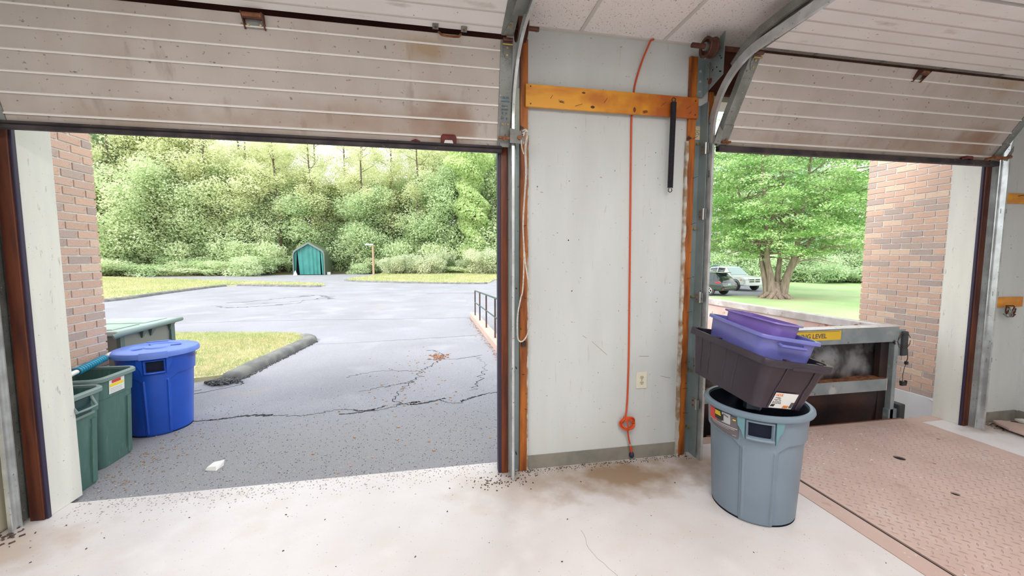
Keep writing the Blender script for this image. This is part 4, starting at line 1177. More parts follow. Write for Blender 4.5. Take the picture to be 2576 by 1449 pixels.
# cream bin at the far left edge
cb = thing('cream_bin', 'cream-coloured box bin with dark teal lid at the left edge of the photo', 'bin', (-2.68, 2.25, 0))
lo_ = [[(-2.95, 1.95, 0), (-2.385, 1.95, 0), (-2.385, 2.585, 0), (-2.95, 2.585, 0)], [(-2.93, 1.97, .62), (-2.42, 1.97, .62), (-2.42, 2.565, .62), (-2.93, 2.565, .62)]]
MB().loft(lo_).build('bin_body', m_cream, cb, bevel=.02, seg=3)
MB().box(-2.95, -2.41, 1.94, 2.58, .62, .70).build('bin_collar', m_black_p, cb, bevel=.01)
MB().box(-2.97, -2.39, 1.93, 2.60, .70, .745).build('lid', m_tealrim, cb, bevel=.015, seg=3)

# wheeled cart behind the brick corner
ct = thing('wheeled_cart', 'dark green wheeled refuse cart with flat lid behind the left brick corner', 'refuse cart', (-3.2, 4.5, -.02))
cxx = [(-3.40, 4.15), (-2.93, 4.15), (-2.93, 4.82), (-3.40, 4.82)]
MB().loft([[(x * 1.0, y, .08) for x, y in cxx], [(x + (-.05 if x < -3.1 else .03), y + (-.03 if y < 4.5 else .03), .80) for x, y in cxx]]).build('cart_body', m_cartbody, ct, bevel=.02, seg=3)
ld_ = MB().box(-3.55, -2.87, 4.06, 4.90, .80, .845).build('lid', m_cartlid, ct, bevel=.012, seg=3)
MB().box(-3.48, -2.95, 4.12, 4.46, .844, .855).build('lid_panel', m_cartlid, ld_, bevel=.006)
MB().box(-3.48, -2.95, 4.52, 4.86, .844, .855).build('lid_panel', m_cartlid, ld_, bevel=.006)
MB().tube([(-2.87, 4.02, .80), (-2.84, 4.06, .815), (-2.835, 4.5, .825), (-2.84, 4.90, .83), (-2.88, 4.95, .82)], .022, 10).build('grab_bar', m_greenrim, ct, smooth=True)
for y in (4.40, 4.52, 4.80):
    MB().loft([[(-2.90, y - .035, .80), (-2.86, y - .035, .80), (-2.86, y + .035, .80), (-2.90, y + .035, .80)], [(-2.905, y - .006, .72), (-2.895, y - .006, .72), (-2.895, y + .006, .72), (-2.905, y + .006, .72)]]).build('bar_bracket', m_cart, ct)
MB().box(-2.92, -2.885, 4.80, 4.86, .55, .80).build('corner_brace', m_cart, ct)
MB().box(-2.92, -2.89, 4.12, 4.17, .42, .80).build('corner_brace', m_cart, ct)
for x in (-3.36, -2.95):
    w_ = MB().lathe([(.02, -.03), (.12, -.03), (.13, -.015), (.13, .015), (.12, .03), (.02, .03)], 24)
    w_.xf(Matrix.Translation((x, 4.78, .11)) @ Matrix.Rotation(R(90), 4, 'Y')).build('wheel', m_tyre, ct, smooth=True)

# ================================================================ STACKED TOTES
def tote(name, label, pos, e, L, W, H, l, w_, m, flange=.012, skirt=.03, ribs=True, group='nested storage totes on the trash can'):
    t = thing(name, label, 'storage tote', pos, group)
    M = Matrix.Translation(pos) @ Matrix.Rotation(e[0], 4, 'Z') @ Matrix.Rotation(e[1], 4, 'Y') @ Matrix.Rotation(e[2], 4, 'X')
    Li, Wi = L - 2 * flange - .006, W - 2 * flange - .006
    def lvl(f, d=0.0): return rl(l + (Li - l) * f + d, w_ + (Wi - w_) * f + d, .035 + .02 * f, -H + H * f)
    MB().loft([rl(l - .03, w_ - .03, .03, -H), lvl(.02), lvl(.3), lvl(.6), lvl(.85), lvl(.97)], caps=False).add(rl(l - .03, w_ - .03, .03, -H), [tuple(range(28))]).xf(M).build('tote_body', m, t, smooth=True)
    inn = [lvl(.99, -.008), lvl(.5, -.008), lvl(.03, -.008)]
    MB().loft(inn, caps=False).add(lvl(.03, -.008), [tuple(range(28))]).xf(M).build('tote_liner', m, t, smooth=True)
    MB().loft([rl(Li - .01, Wi - .01, .05, -.006), rl(Li - .002, Wi - .002, .055, .0), rl(L - .004, W - .004, .048, .0), rl(L, W, .05, -.004), rl(L, W, .05, -skirt), rl(L - .005, W - .005, .048, -skirt), rl(L - .008, W - .008, .048, -.01)], caps=False).xf(M).build('rim', m, t, smooth=True)
    return t, M, lvl, (Li, Wi)
tdark, MD, lvD, (LiD, WiD) = tote('storage_tote', 'large black storage tote with paper label, lowest of the stacked totes', (1.85, 2.0, .989), (-1.546, .096, -.162), .648, .455, .290, .511, .328, m_tote, skirt=.036)
def face_pt(l, w_, Li, Wi, H, side, s, f, off):
    """side 'x+' short face / 'y-' long face; s along, f height fraction"""
    hx = (l + (Li - l) * f) / 2; hy = (w_ + (Wi - w_) * f) / 2; z = -H + H * f
    return {'x+': (hx + off, s, z), 'x-': (-hx - off, s, z), 'y-': (s, -hy - off, z), 'y+': (s, hy + off, z)}[side]
for side in ('y-', 'y+'):
    for s0 in (-.21, -.135, .005, .095):
        pts = [face_pt(.511, .328, LiD, WiD, .29, side, s0 * (.86 + .14 * f) + dx, f, .0) for f, dx in ((.12, 0), (.45, 0), (.55, .008), (.86, .010))]
        MB().tube([MD @ Vector(p) for p in pts], .0048, 6).build('side_rib', m_tote, tdark, smooth=True)
for side in ('x+', 'x-'):
    for s0, dx in ((-.085, .012), (.105, .012)):
        pts = [face_pt(.511, .328, LiD, WiD, .29, side, s0 + dx * 0, .05, .0), face_pt(.511, .328, LiD, WiD, .29, side, s0, .45, 0), face_pt(.511, .328, LiD, WiD, .29, side, s0 + dx * .6, .55, 0), face_pt(.511, .328, LiD, WiD, .29, side, s0 + dx, .88, 0)]
        MB().tube([MD @ Vector(p) for p in pts], .006, 6).build('side_rib', m_tote, tdark, smooth=True)
    sx = 1 if side == 'x+' else -1
    hx = .648 / 2
    x0, x1 = sorted((sx * (hx - .03), sx * (hx + .004)))
    MB().box(x0, x1, -.07, .125, -.042, -.024).xf(MD).build('end_handle', m_tote, tdark, bevel=.004)
for (x, y) in ((-.29, -.15), (.305, -.10), (.305, .12), (-.05, -.212)):
    MB().box(x - .012, x + .012, y - .014, y + .014, -.002, .006).xf(MD).build('lid_clip', m_tote, tdark, bevel=.002)
# paper label on the short end
def lab(y0, y1, f0, f1, off, m, nm, sk=.012):
    a = [face_pt(.511, .328, LiD, WiD, .29, 'x+', y, f, off) for y, f in ((y0, f0), (y1, f0), (y1 + sk * .4, f1), (y0 + sk * .4, f1))]
    b = [(p[0] + .0008, p[1], p[2]) for p in a]
    MB().hexa(a, b).xf(MD).build(nm, m, tdark)
lab(-.085, .065, .05, .37, .008, m_white, 'paper_label')
lab(.0, .035, .065, .115, .0095, m_orange_p, 'label_orange_block')
lab(-.082, -.058, .08, .13, .0095, m_black_p, 'label_code_block')
for k in range(4): lab(.043 + k * .005, .0455 + k * .005, .07, .19, .0095, m_black_p, 'barcode_bar')
def ltext(s, size, y, f, m):
    p = MD @ Vector(face_pt(.511, .328, LiD, WiD, .29, 'x+', y, f, .0098))
    xd = (MD.to_3x3() @ Vector((0, 1, 0))); a0 = Vector(face_pt(.511, .328, LiD, WiD, .29, 'x+', 0, 0, 0)); a1 = Vector(face_pt(.511, .328, LiD, WiD, .29, 'x+', 0, 1, 0))
    zd = MD.to_3x3() @ (a1 - a0)
    text(s, size, p, xd, zd, m, tdark, 'label_print', align='LEFT')
ltext('HDX', .022, -.076, .325, m_orange_p)
ltext('17 Gallon', .0095, -.072, .265, m_grey_p)
ltext('Tough Tote', .0095, -.074, .225, m_grey_p)
ltext('Bac de rangement', .0075, -.077, .185, m_grey_p)
ltext('Contenedor robusto', .0070, -.078, .155, m_grey_p)

tblue, MBl, lvB, (LiB, WiB) = tote('storage_tote', 'translucent blue storage tote with side handle, middle of the stacked totes', (1.865, 1.98, 1.10), (-1.66, .087, -.17), .515, .368, .235, .435, .295, m_tote_b, flange=.010, skirt=.018)
for sx in (-1, 1):
    hb_ = MB().tube([(sx * .232, -.075, -.035), (sx * .262, -.070, -.045), (sx * .264, .0, -.045), (sx * .262, .070, -.045), (sx * .232, .075, -.035)], .009, 8)
    hb_.xf(MBl).build('end_handle', m_tote_b, tblue, smooth=True)
    x0, x1 = sorted((sx * .212, sx * .228))
    MB().box(x0, x1, -.08, .08, -.16, -.05).xf(MBl).build('handle_recess', m_tote_b, tblue, bevel=.006)
MB().tube([MBl @ Vector(p) for p in [(-.20, -.155, -.06), (.0, -.158, -.065), (.18, -.156, -.07)]], .0025, 6).build('body_crease', m_tote_b, tblue, smooth=True)
tpur, MP, lvP, (LiP, WiP) = tote('storage_tote', 'small translucent purple storage tote, topmost of the stacked totes', (1.865, 1.97, 1.16), (-1.386, .112, -.154), .368, .238, .175, .312, .19, m_tote_p, flange=.008, skirt=.008)

# ================================================================ DUMPSTER
DX0, DX1, DY0, DY1, DZ0, DZ1 = 1.86, 4.32, 2.95, 8.6, -1.15, .85
dm = thing('dumpster', 'long open-top dumpster with black scraped front and grey rim at the dock', 'dumpster', (3.1, 5.7, DZ0))
MB().box(DX0, DX1, DY0, DY0 + .10, .705, DZ1).build('front_rim', m_dumpgr, dm, bevel=.006)
MB().box(DX0 - .002, DX1 + .002, DY0 - .002, DY0 + .12, DZ1, DZ1 + .004).build('rim_top', m_dumprim, dm)
MB().box(DX1 - .045, DX1, DY0, DY0 + .10, -.20, .705).build('corner_post', m_dumpgr, dm, bevel=.005)
MB().box(DX0, DX0 + .065, DY0, DY0 + .10, -.20, .705).build('corner_post', m_dumpgr, dm, bevel=.005)
MB().box(DX1 - .14, DX1 - .045, DY0 + .05, DY0 + .10, -.2, .705).build('post_inner', m_dump, dm)
# front sheet with dents
nx, nz = 90, 24
xs = np.linspace(DX0 + .065, DX1 - .065, nx); zs = np.linspace(.35, .705, nz)
X_, Z_ = np.meshgrid(xs, zs)
D_ = .10 + .02 * np.sin(X_ * 5.0) + .022 * np.exp(-((X_ - 3.30) ** 2 / .02 + (Z_ - .5) ** 2 / .02)) - .05 * np.exp(-((X_ - 3.55) ** 2 / .06 + (Z_ - .52) ** 2 / .03)) + .012 * np.sin(X_ * 17 + Z_ * 9)
V = np.stack([X_ - 3.1, DY0 + D_ - 5.7, Z_ - DZ0], -1).reshape(-1, 3)
a = np.arange(nz - 1)[:, None] * nx + np.arange(nx - 1)[None, :]
np_mesh('front_sheet', V, np.stack([a, a + 1, a + nx + 1, a + nx], -1).reshape(-1, 4), m_dumpsh, dm, smooth=True)
MB().box(DX0, DX1 - .02, DY0 + .14, DY0 + .17, DZ0 + .2, .70).build('front_backing', m_dump, dm)
MB().box(DX0 + .065, DX1 - .11, DY0 + .005, DY0 + .15, .345, .352).build('ledge_top', m_rust, dm)
MB().box(DX0 + .065, DX1 - .11, DY0 + .0, DY0 + .012, .235, .348).build('ledge_beam', m_dumpgr, dm)
MB().box(DX1 - .115, DX1 - .105, DY0 - .002, DY0 + .02, .235, .352).build('beam_end', m_dumprim, dm)
nx, nz = 90, 20
zs = np.linspace(-.25, .24, nz); X_, Z_ = np.meshgrid(xs, zs)
D_ = .06 + .04 * ((Z_ - .24) / .49) ** 2 + .01 * np.sin(X_ * 4)
V = np.stack([X_ - 3.1, DY0 + D_ - 5.7, Z_ - DZ0], -1).reshape(-1, 3)
a = np.arange(nz - 1)[:, None] * nx + np.arange(nx - 1)[None, :]
np_mesh('lower_sheet', V, np.stack([a, a + 1, a + nx + 1, a + nx], -1).reshape(-1, 4), m_dump, dm, smooth=True)
MB().box(DX0, DX1, DY0 + .06, DY0 + .12, DZ0 + .15, -.2).build('lower_front', m_dump, dm)
# side walls, rims, floor, far end
for x0, x1, nm in ((DX0, DX0 + .05, 'l'), (DX1 - .05, DX1, 'r')):
    MB().box(x0, x1, DY0 + .12, DY1, DZ0 + .15, DZ1 - .03).build('side_wall', m_dumpin, dm)
    MB().box(x0 - .02, x1 + .02, DY0 + .10, DY1 + .02, DZ1 - .09, DZ1).build('side_rim', m_dumprim, dm, bevel=.008)
    for k in range(8):
        y = DY0 + .6 + k * .65; xx = x0 - .05 if nm == 'l' else x1
        MB().box(xx, xx + .05, y, y + .08, DZ0 + .15, DZ1 - .09).build('side_post', m_dumpgr, dm)
MB().box(DX0, DX1, DY1 - .05, DY1, DZ0 + .15, DZ1).build('far_end', m_dumpin, dm)
MB().box(DX0, DX1, DY0 + .12, DY1, DZ0 + .10, DZ0 + .15).build('dumpster_floor', m_dumpin, dm)
MB().box(DX0 + .3, DX0 + .45, DY0 + .3, DY1 - .2, DZ0, DZ0 + .1).box(DX1 - .45, DX1 - .3, DY0 + .3, DY1 - .2, DZ0, DZ0 + .1).build('skid_rail', m_dump, dm)
# warning sticker on the rim
MB().box(2.86, 3.64, DY0 - .003, DY0, .752, .838).build('warning_sticker', m_yellowst, dm)
text('LOADING LEVEL', .060, (3.26, DY0 - .004, .790), (1, 0, 0), (0, 0, 1), m_grey_p, dm, 'sticker_lettering', bold=.001)
MB().box(2.90, 3.62, DY0 - .0042, DY0 - .003, .830, .833).build('sticker_line', m_grey_p, dm)
# lock box with wires and lower bumper at the right post
MB().box(DX1, DX1 + .10, DY0 + .02, DY0 + .035, .56, .82).build('lock_bracket', m_dumpgr, dm)
lb = MB().box(DX1 + .05, DX1 + .12, DY0 + .0, DY0 + .07, .56, .80).build('lock_box', m_plastic_k, dm, bevel=.012)
for sg in (0, 1):
    pts = [(DX1 + .06 + .075 * math.cos(a), DY0 + .0, .72 + .065 * math.sin(a) - .02 * sg) for a in np.linspace(.3 + sg, 5.5 + sg, 22)]
    MB().tube(pts, .003, 5).build('wire_loop', m_nail, dm, smooth='all')
MB().tube([(DX1 + .14, DY0 + .02, .62), (DX1 + .15, DY0 + .02, .53), (DX1 + .135, DY0 + .02, .48)], .004, 5).build('wire', m_black_p, dm, smooth='all')
MB().tube([(DX1 + .135, DY0 + .02, .50), (DX1 + .13, DY0 + .02, .46), (DX1 + .12, DY0 + .02, .44), (DX1 + .105, DY0 + .02, .36), (DX1 + .115, DY0 + .02, .29)], .0028, 5).build('wire', m_black_p, dm, smooth='all')
MB().box(DX1 + .127, DX1 + .150, DY0 + .01, DY0 + .03, .47, .50).build('inline_connector', m_black_p, dm)
MB().box(DX1 + .09, DX1 + .15, DY0 + .01, DY0 + .03, .262, .298).box(DX1 + .085, DX1 + .095, DY0 + .01, DY0 + .03, .28, .31).box(DX1 + .145, DX1 + .155, DY0 + .01, DY0 + .03, .28, .31).build('plug', m_black_p, dm)
MB().box(DX1 + .04, DX1 + .115, DY0 - .02, DY0 + .08, -.3, .088).build('bumper', m_plastic_k, dm, bevel=.012)
MB().box(DX1 - .06, DX1 + .04, DY0 + .0, DY0 + .05, -.12, .04).build('bumper_bracket', m_dumpgr, dm)

# ================================================================ GROUND OUTSIDE
def hz(x, y):
    q = (x / max(y, .1) - .2) / .4
    a = min(max(q, 0), 1); a = a * a * (3 - 2 * a)
    if y < 10 and x > .84:
        b = min(max((10 - y) / 5.5, 0), 1); a = max(a, b * b * (3 - 2 * b))
    return -.02 - 1.18 * a
lot = MB()
lot.box(-70, .90, 2.75, 38.5, -.30, -.02)
lot.box(-70, -3.3, -3, 2.75, -.30, -.02)
lot = lot.build('asphalt_lot', m_asph, kind='structure')
def hfield(name, xs, ys, m, dz=0, **k):
    nx, ny = len(xs), len(ys)
    V = np.array([(x, y, hz(x, y) + dz) for y in ys for x in xs])
    a = np.arange(ny - 1)[:, None] * nx + np.arange(nx - 1)[None, :]
    F = np.stack([a, a + 1, a + nx + 1, a + nx], -1).reshape(-1, 4)
    return np_mesh(name, V, F, m, smooth=True, kind='structure', **k)
hfield('dock_drive', np.linspace(.90, 9, 30), np.concatenate([np.linspace(2.83, 12, 40), np.linspace(12.5, 38.5, 20)]), m_asph)
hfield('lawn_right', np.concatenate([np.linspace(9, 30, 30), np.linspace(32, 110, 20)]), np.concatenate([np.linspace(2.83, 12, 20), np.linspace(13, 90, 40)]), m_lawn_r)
xs_, ys_ = np.linspace(-80, 9, 30), np.linspace(38.4, 95, 12)
V_ = np.array([(x, y, hz(x, y) + max(0, y - 40) * .16) for y in ys_ for x in xs_]); a_ = np.arange(11)[:, None] * 30 + np.arange(29)[None, :]
np_mesh('woodland_floor', V_, np.stack([a_, a_ + 1, a_ + 31, a_ + 30], -1).reshape(-1, 4), m_dirt, smooth=True, kind='structure')
struct('car_bay', MB().prism([(16.0, 24.2), (22.2, 23.9), (27.2, 26.2), (31, 38), (23, 40)], -1.25, -1.188), m_asph)

struct('litter_strip', MB().prism([(-27.5, 35.4), (-22, 35.9), (-16.5, 36.3), (-15.5, 37.6), (-29, 37.6)], -.05, .0), mat('red_brown_litter', (.42, .27, .21), (.34, .24, .16), 2, rough=.95, bump=.6, bscale=30))
# grass islands
def island(name, poly, z, label=None):
    return struct(name, MB().prism(poly, -.2, z), m_lawn)
isl1 = [(-2.62, 5.45), (-2.50, 6.4), (-2.42, 7.4), (-2.50, 7.85), (-2.75, 8.15), (-3.3, 8.35), (-5.4, 8.7), (-9.5, 9.2), (-9.5, 5.2), (-4.2, 5.15), (-3.2, 5.25)]
g1 = island('lawn_near', isl1, .03)
isl2 = [(-11.45, 15.7), (-11.55, 19.5), (-11.3, 22.9), (-10.4, 23.2), (-8.0, 22.4), (-6.3, 21.85), (-6.05, 22.3), (-6.6, 23.5), (-13, 27.0), (-25.5, 34.6), (-34, 36.5), (-34, 12.5), (-22, 12.8), (-14, 14.2)]
g2 = island('lawn_middle', isl2, .05)
isl3 = [(-6.0, 26.9), (-4.5, 25.6), (-2, 24.2), (.8, 22.9), (2.3, 22.6), (2.9, 23.2), (3.6, 26), (7.5, 33), (9, 40), (-5.2, 40), (-5.3, 33.5), (-6.2, 28.5)]
g3 = island('lawn_far', isl3, .04)
# grass blades
def inpoly(px, py, poly):
    ins = np.zeros(len(px), bool); n = len(poly)
    for i in range(n):
        x0, y0 = poly[i]; x1, y1 = poly[(i + 1) % n]
        c_ = ((y0 > py) != (y1 > py)) & (px < (x1 - x0) * (py - y0) / (y1 - y0 + 1e-12) + x0)
        ins ^= c_
    return ins
def blades(parent, poly, n, h, wd, z, seed, clip=None):
    r_ = np.random.default_rng(seed)
    P = np.array(poly); lo, hi = P.min(0), P.max(0)
    if clip: lo = np.maximum(lo, clip[0]); hi = np.minimum(hi, clip[1])
    x = r_.uniform(lo[0], hi[0], n); y = r_.uniform(lo[1], hi[1], n)
    k = inpoly(x, y, poly); x, y = x[k], y[k]; m = len(x)
    a = r_.uniform(0, 2 * np.pi, m); hh = h * r_.uniform(.4, 1.1, m); b = r_.uniform(0, 2 * np.pi, m); ln = hh * r_.uniform(.1, .9, m)
    dx, dy = np.cos(a) * wd, np.sin(a) * wd
    V = np.stack([np.stack([x - dx, y - dy, np.full(m, z)], 1), np.stack([x + dx, y + dy, np.full(m, z)], 1), np.stack([x + np.cos(b) * ln, y + np.sin(b) * ln, z + hh], 1)], 1).reshape(-1, 3)
    V -= np.array(parent.location)
    return np_mesh('grass_blades', V, np.arange(3 * m).reshape(-1, 3), m_blade, parent, kind='stuff')
blades(g1, isl1, 60000, .05, .004, .03, 1, ((-6.5, 5.1), (0, 9)))
blades(g2, isl2, 60000, .12, .02, .05, 2, ((-26, 15), (0, 35)))
blades(g3, isl3, 30000, .12, .02, .04, 3)

# kerbs
def kerb(name, label, pts, wd, h, segs, seed, m=m_kerb, group=None, jag=.012):
    t = thing(name, label, 'kerb', (pts[0][0], pts[0][1], -.02), group)
    P = smoothpts([(x, y, 0) for x, y in pts], segs)
    rg = np.random.default_rng(seed)
    prof = [(-.5, -.1), (-.47, .45), (-.36, .82), (-.15, 1.0), (.15, 1.0), (.36, .82), (.47, .45), (.5, -.1)]
    loops = []
    for i, p in enumerate(P):
        a = P[max(i - 1, 0)]; b = P[min(i + 1, len(P) - 1)]
        d = (b - a).normalized(); n = Vector((-d.y, d.x, 0))
        e = min(i, len(P) - 1 - i); f = [.45, .8, 1][min(e, 2)]
        loops.append([p + n * (u * wd * f + rg.normal(0, jag * .5)) + Vector((0, 0, -.02 + v * h * f + rg.normal(0, jag * .35))) for u, v in prof])
    MB().loft(loops).build('kerb_run', m, t, smooth=True)
    return t
kA = kerb('asphalt_kerb', 'thick broken asphalt kerb along the near grass patch, beside the blue can', [(-2.60, 5.30), (-2.55, 5.9), (-2.46, 6.6), (-2.37, 7.3), (-2.38, 7.65), (-2.55, 7.85)], .25, .10, 14, 1, jag=.006)
MB().cyl((-2.62, 5.28, -.02), (-2.62, 5.28, .0), .01, n=6)
chn = MB(); rg = random.Random(8)
for i in range(420):
    s_ = rg.uniform(.005, .016); chn.obox((-2.62 + rg.gauss(0, .07), 5.22 + rg.gauss(0, .05), -.01 + rg.uniform(0, .03)), (s_, s_ * .8, s_ * .6), Matrix.Rotation(rg.uniform(0, 3), 3, 'Z'))
for i in range(260):
    t_ = rg.random(); s_ = rg.uniform(.004, .012)
    chn.obox((-2.46 + .23 * t_ + rg.gauss(0, .02), 5.35 + 2.2 * t_, -.014), (s_, s_ * .8, s_ * .5), Matrix.Rotation(rg.uniform(0, 3), 3, 'Z'))
chn.build('crumbled_asphalt', mat('crumbled_black', (.06, .06, .065), (.13, .13, .13), 40, rough=.95), kA, kind='stuff')
kerb('asphalt_kerb', 'long low asphalt kerb edging the middle lawn on the left', [(-16, 13.9), (-13.5, 14.5), (-11.5, 15.6), (-11.5, 19.3), (-11.35, 22.6), (-10.6, 23.25), (-8.2, 22.4), (-6.5, 21.75), (-6.1, 21.75)], .30, .10, 10, 2)
kerb('asphalt_kerb', 'low asphalt kerb edging the far lawn by the lamp post', [(-6.1, 27.6), (-5.9, 26.8), (-4.5, 25.5), (-2, 24.1), (.8, 22.8), (2.4, 22.5), (2.6, 22.8)], .26, .09, 10, 3)

# concrete ramp kerb with steel railing
rk = thing('ramp_kerb', 'pinkish concrete kerb carrying the steel railing, right of the car park', 'kerb', (.85, 6, -.3))
MB().hexa([(1.0, 2.85, -1.3), (1.18, 2.85, -1.3), (.93, 10.0, -.3), (.745, 10.0, -.3)], [(1.0, 2.85, .10), (1.18, 2.85, .10), (.93, 10.0, .10), (.745, 10.0, .10)]).build('kerb_block', m_ramp, rk, bevel=.02, seg=3)
lv = MB()
for i in range(200):
    t_ = rg.random(); s_ = rg.uniform(.006, .02)
    lv.obox((.99 - .245 * t_ - abs(rg.gauss(0, .05)), 2.9 + 7 * t_, -.017), (s_, s_ * .5, .002), Matrix.Rotation(rg.uniform(0, 3), 3, 'Z'))
lv.build('dead_leaves', mat('dead_leaf', (.36, .22, .14), (.25, .15, .1), 40, rough=.9), rk, kind='stuff')
rr_ = thing('railing', 'dark steel pipe railing with four posts in view, on the pinkish kerb', 'railing', (.9, 7, .1))
py_ = [(.805, 9.47), (.838, 8.66), (.875, 7.74), (.910, 6.71), (.95, 5.6), (.99, 4.5)]
tz = lambda y: .70 + (9.47 - y) * .038
for x, y in py_:
    MB().cyl((x + .03, y, .09), (x + .03, y, tz(y)), .0155, n=10).build('post', m_rail_p, rr_, smooth=True)
MB().tube([(x + .03, y, tz(y)) for x, y in py_], .017, 8).build('top_rail', m_rail, rr_, smooth=True)
MB().tube([(x + .03, y, .10 + (tz(y) - .10) * .52) for x, y in py_], .013, 8).build('middle_rail', m_rail, rr_, smooth=True)

# cracks, pebbles, paper on the asphalt
def crack(pts, wd, seed, jag=.02, nm='crack', depth=.0014):
    far = min(p[1] for p in pts) > 7.2
    rg = np.random.default_rng(seed)
    P = smoothpts([(x, y, 0) for x, y in pts], 14)
    lo_, w0 = [], wd
    mb = MB(); prev = None
    for i, p in enumerate(P):
        w0 = max(wd * .25, min(wd * 2.2, w0 * math.exp(rg.normal(0, .35)))); w0 = w0 * .9 + wd * .1
        c = p + Vector((rg.normal(0, jag), rg.normal(0, jag * .6), 0))
        a = P[max(i - 1, 0)]; b = P[min(i + 1, len(P) - 1)]
        d = (b - a).normalized(); n = Vector((-d.y, d.x, 0))
        cur = [c + n * w0 + Vector((0, 0, -.0198)), c - n * w0 + Vector((0, 0, -.0198)), c - n * w0 + Vector((0, 0, -.0198 + depth)), c + n * w0 + Vector((0, 0, -.0198 + depth))]
        lo_.append(cur)
    return MB().loft(lo_).build(nm, m_crack_far if far else m_asph_dk, lot)
crack([(-2.3, 4.02), (-2.1, 4.03), (-1.9, 4.08), (-1.65, 4.06)], .010, 1, .014)
crack([(-1.7, 4.06), (-1.3, 3.98), (-1.0, 4.08), (-.75, 4.0), (-.55, 4.10)], .006, 2, .016)
crack([(-.95, 3.95), (-.6, 4.0), (-.40, 4.12), (-.25, 4.15)], .006, 3, .016)
crack([(-.35, 4.09), (-.2, 4.10), (-.02, 4.18), (.02, 4.20)], .009, 4, .010)
crack([(-.02, 4.16), (.10, 4.05), (.22, 4.04)], .005, 5, .01)
crack([(.18, 4.08), (.30, 4.14), (.40, 4.22), (.55, 4.28), (.75, 4.26), (.86, 4.28)], .009, 6, .016)
crack([(-.45, 4.12), (-.5, 4.5), (-.35, 4.9), (-.25, 5.3), (-.05, 5.7), (.0, 6.2), (-.15, 6.5)], .009, 7, .03)
crack([(-.9, 4.6), (-.6, 4.75), (-.35, 4.85)], .004, 8, .02)
crack([(-1.2, 5.2), (-.8, 5.4), (-.3, 5.3)], .004, 9, .02)
crack([(-.2, 5.9), (.2, 5.85), (.6, 6.0)], .004, 10, .02)
crack([(-2.2, 7.3), (-1.2, 7.35), (.1, 7.5), (.7, 7.6)], .006, 11, .02)
crack([(-2.75, 5.0), (-3.0, 4.7), (-2.4, 5.1), (-2.5, 5.3)], .005, 12, .01)
crack([(-6.8, 14.6), (-5.6, 16.2), (-4.9, 16.8), (-4.4, 16.2), (-3.9, 15.3)], .03, 13, .10)
crack([(-6.2, 14.2), (-5.0, 14.6), (-4.4, 15.6), (-4.2, 16.4)], .028, 14, .10)
crack([(-7.1, 13.8), (-6.2, 13.2), (-5.3, 13.6), (-4.6, 14.3)], .024, 15, .08)
crack([(-.6, 16.9), (.6, 16.9), (1.5, 16.7)], .02, 16, .05)
crack([(-6.5, 10.2), (-4, 10.3), (-1.5, 10.0), (.7, 9.9)], .008, 17, .03)
crack([(.35, 4.4), (.5, 4.9), (.6, 5.4), (.5, 6.0)], .003, 18, .03)
def stones(n, fx, m, nm, s0, s1, seed):
    rg = random.Random(seed); mb = MB()
    for i in range(n):
        x, y = fx(rg); s_ = rg.uniform(s0, s1)
        mb.obox((x, y, -.02 + s_ * .3), (s_, s_ * rg.uniform(.5, 1), s_ * .45), Matrix.Rotation(rg.uniform(0, 3), 3, 'Z') @ Matrix.Rotation(rg.uniform(-.4, .4), 3, 'X'))
    return mb.build(nm, m, lot, kind='stuff')
stones(2600, lambda r: (r.uniform(-2.3, .8), 2.78 + abs(r.gauss(0, .9))), mat('pale_grit', (.55, .55, .54), (.42, .42, .42), 90, rough=.9), 'pale_grit', .001, .0035, 1)
stones(2600, lambda r: (r.uniform(-2.3, .8), 2.78 + abs(r.gauss(0, .8))), mat('dark_grit', (.16, .16, .17), rough=.9), 'dark_grit', .001, .004, 2)
stones(130, lambda r: (-.35 + r.gauss(0, .35), 5.0 + r.gauss(0, .9)), mat('tan_debris', (.48, .30, .17), (.40, .20, .12), 30, rough=.9), 'tan_debris', .004, .011, 3)
stones(60, lambda r: (-.05 + r.gauss(0, .06), 6.0 + r.gauss(0, .1)), mat('red_brown_debris', (.30, .15, .09), rough=.9), 'leaf_debris', .008, .02, 4)
stones(220, lambda r: (-2.2 + r.gauss(0, .12), 3.2 + r.gauss(0, .5)), mat('leaf_crumb', (.34, .22, .14), rough=.9), 'leaf_crumbs', .002, .007, 5)
pp = MB().hexa([(-1.685, 3.05, -.02), (-1.60, 3.03, -.02), (-1.585, 3.10, -.02), (-1.66, 3.12, -.02)], [(-1.675, 3.06, .0), (-1.61, 3.05, .006), (-1.585, 3.12, .02), (-1.655, 3.11, .012)])
pp.build('paper_scrap', m_white, label='small crumpled white paper scrap on the asphalt outside the left door', cat='paper', bevel=.003)

# ================================================================ SHED, LAMP POST
sh = thing('tarp_shed', 'green canvas garage shelter with peaked roof at the edge of the woods', 'shelter', (-11.15, 37.7, 0))
def shprof(k=1.0, dz=0):
    base = [(-1.26, 0), (-1.26, 1.75), (-1.20, 2.0), (-1.05, 2.16), (0, 2.80), (1.05, 2.16), (1.20, 2.0), (1.26, 1.75), (1.26, 0)]
    return [(-11.15 + x * k, z * (k if z > 0 else 1) + dz) for x, z in base]
o_ = shprof(); i_ = shprof(.955)
loops = []
for y in (36.5, 39.0):
    loops.append([(x, y, z) for x, z in o_] + [(x, y, z) for x, z in i_[::-1]])
MB().loft(loops).build('canvas_cover', m_shed_s, sh)
eo = shprof(1.012)
loops = []
for y in (36.42, 36.56):
    loops.append([(x, y, z) for x, z in eo] + [(x, y, z) for x, z in i_[::-1]])
MB().loft(loops).build('front_hoop', m_shed_e, sh)
MB().prism([(x, z) for x, z in i_], 38.9, 38.95, 'y').build('back_panel', m_shed_s, sh)
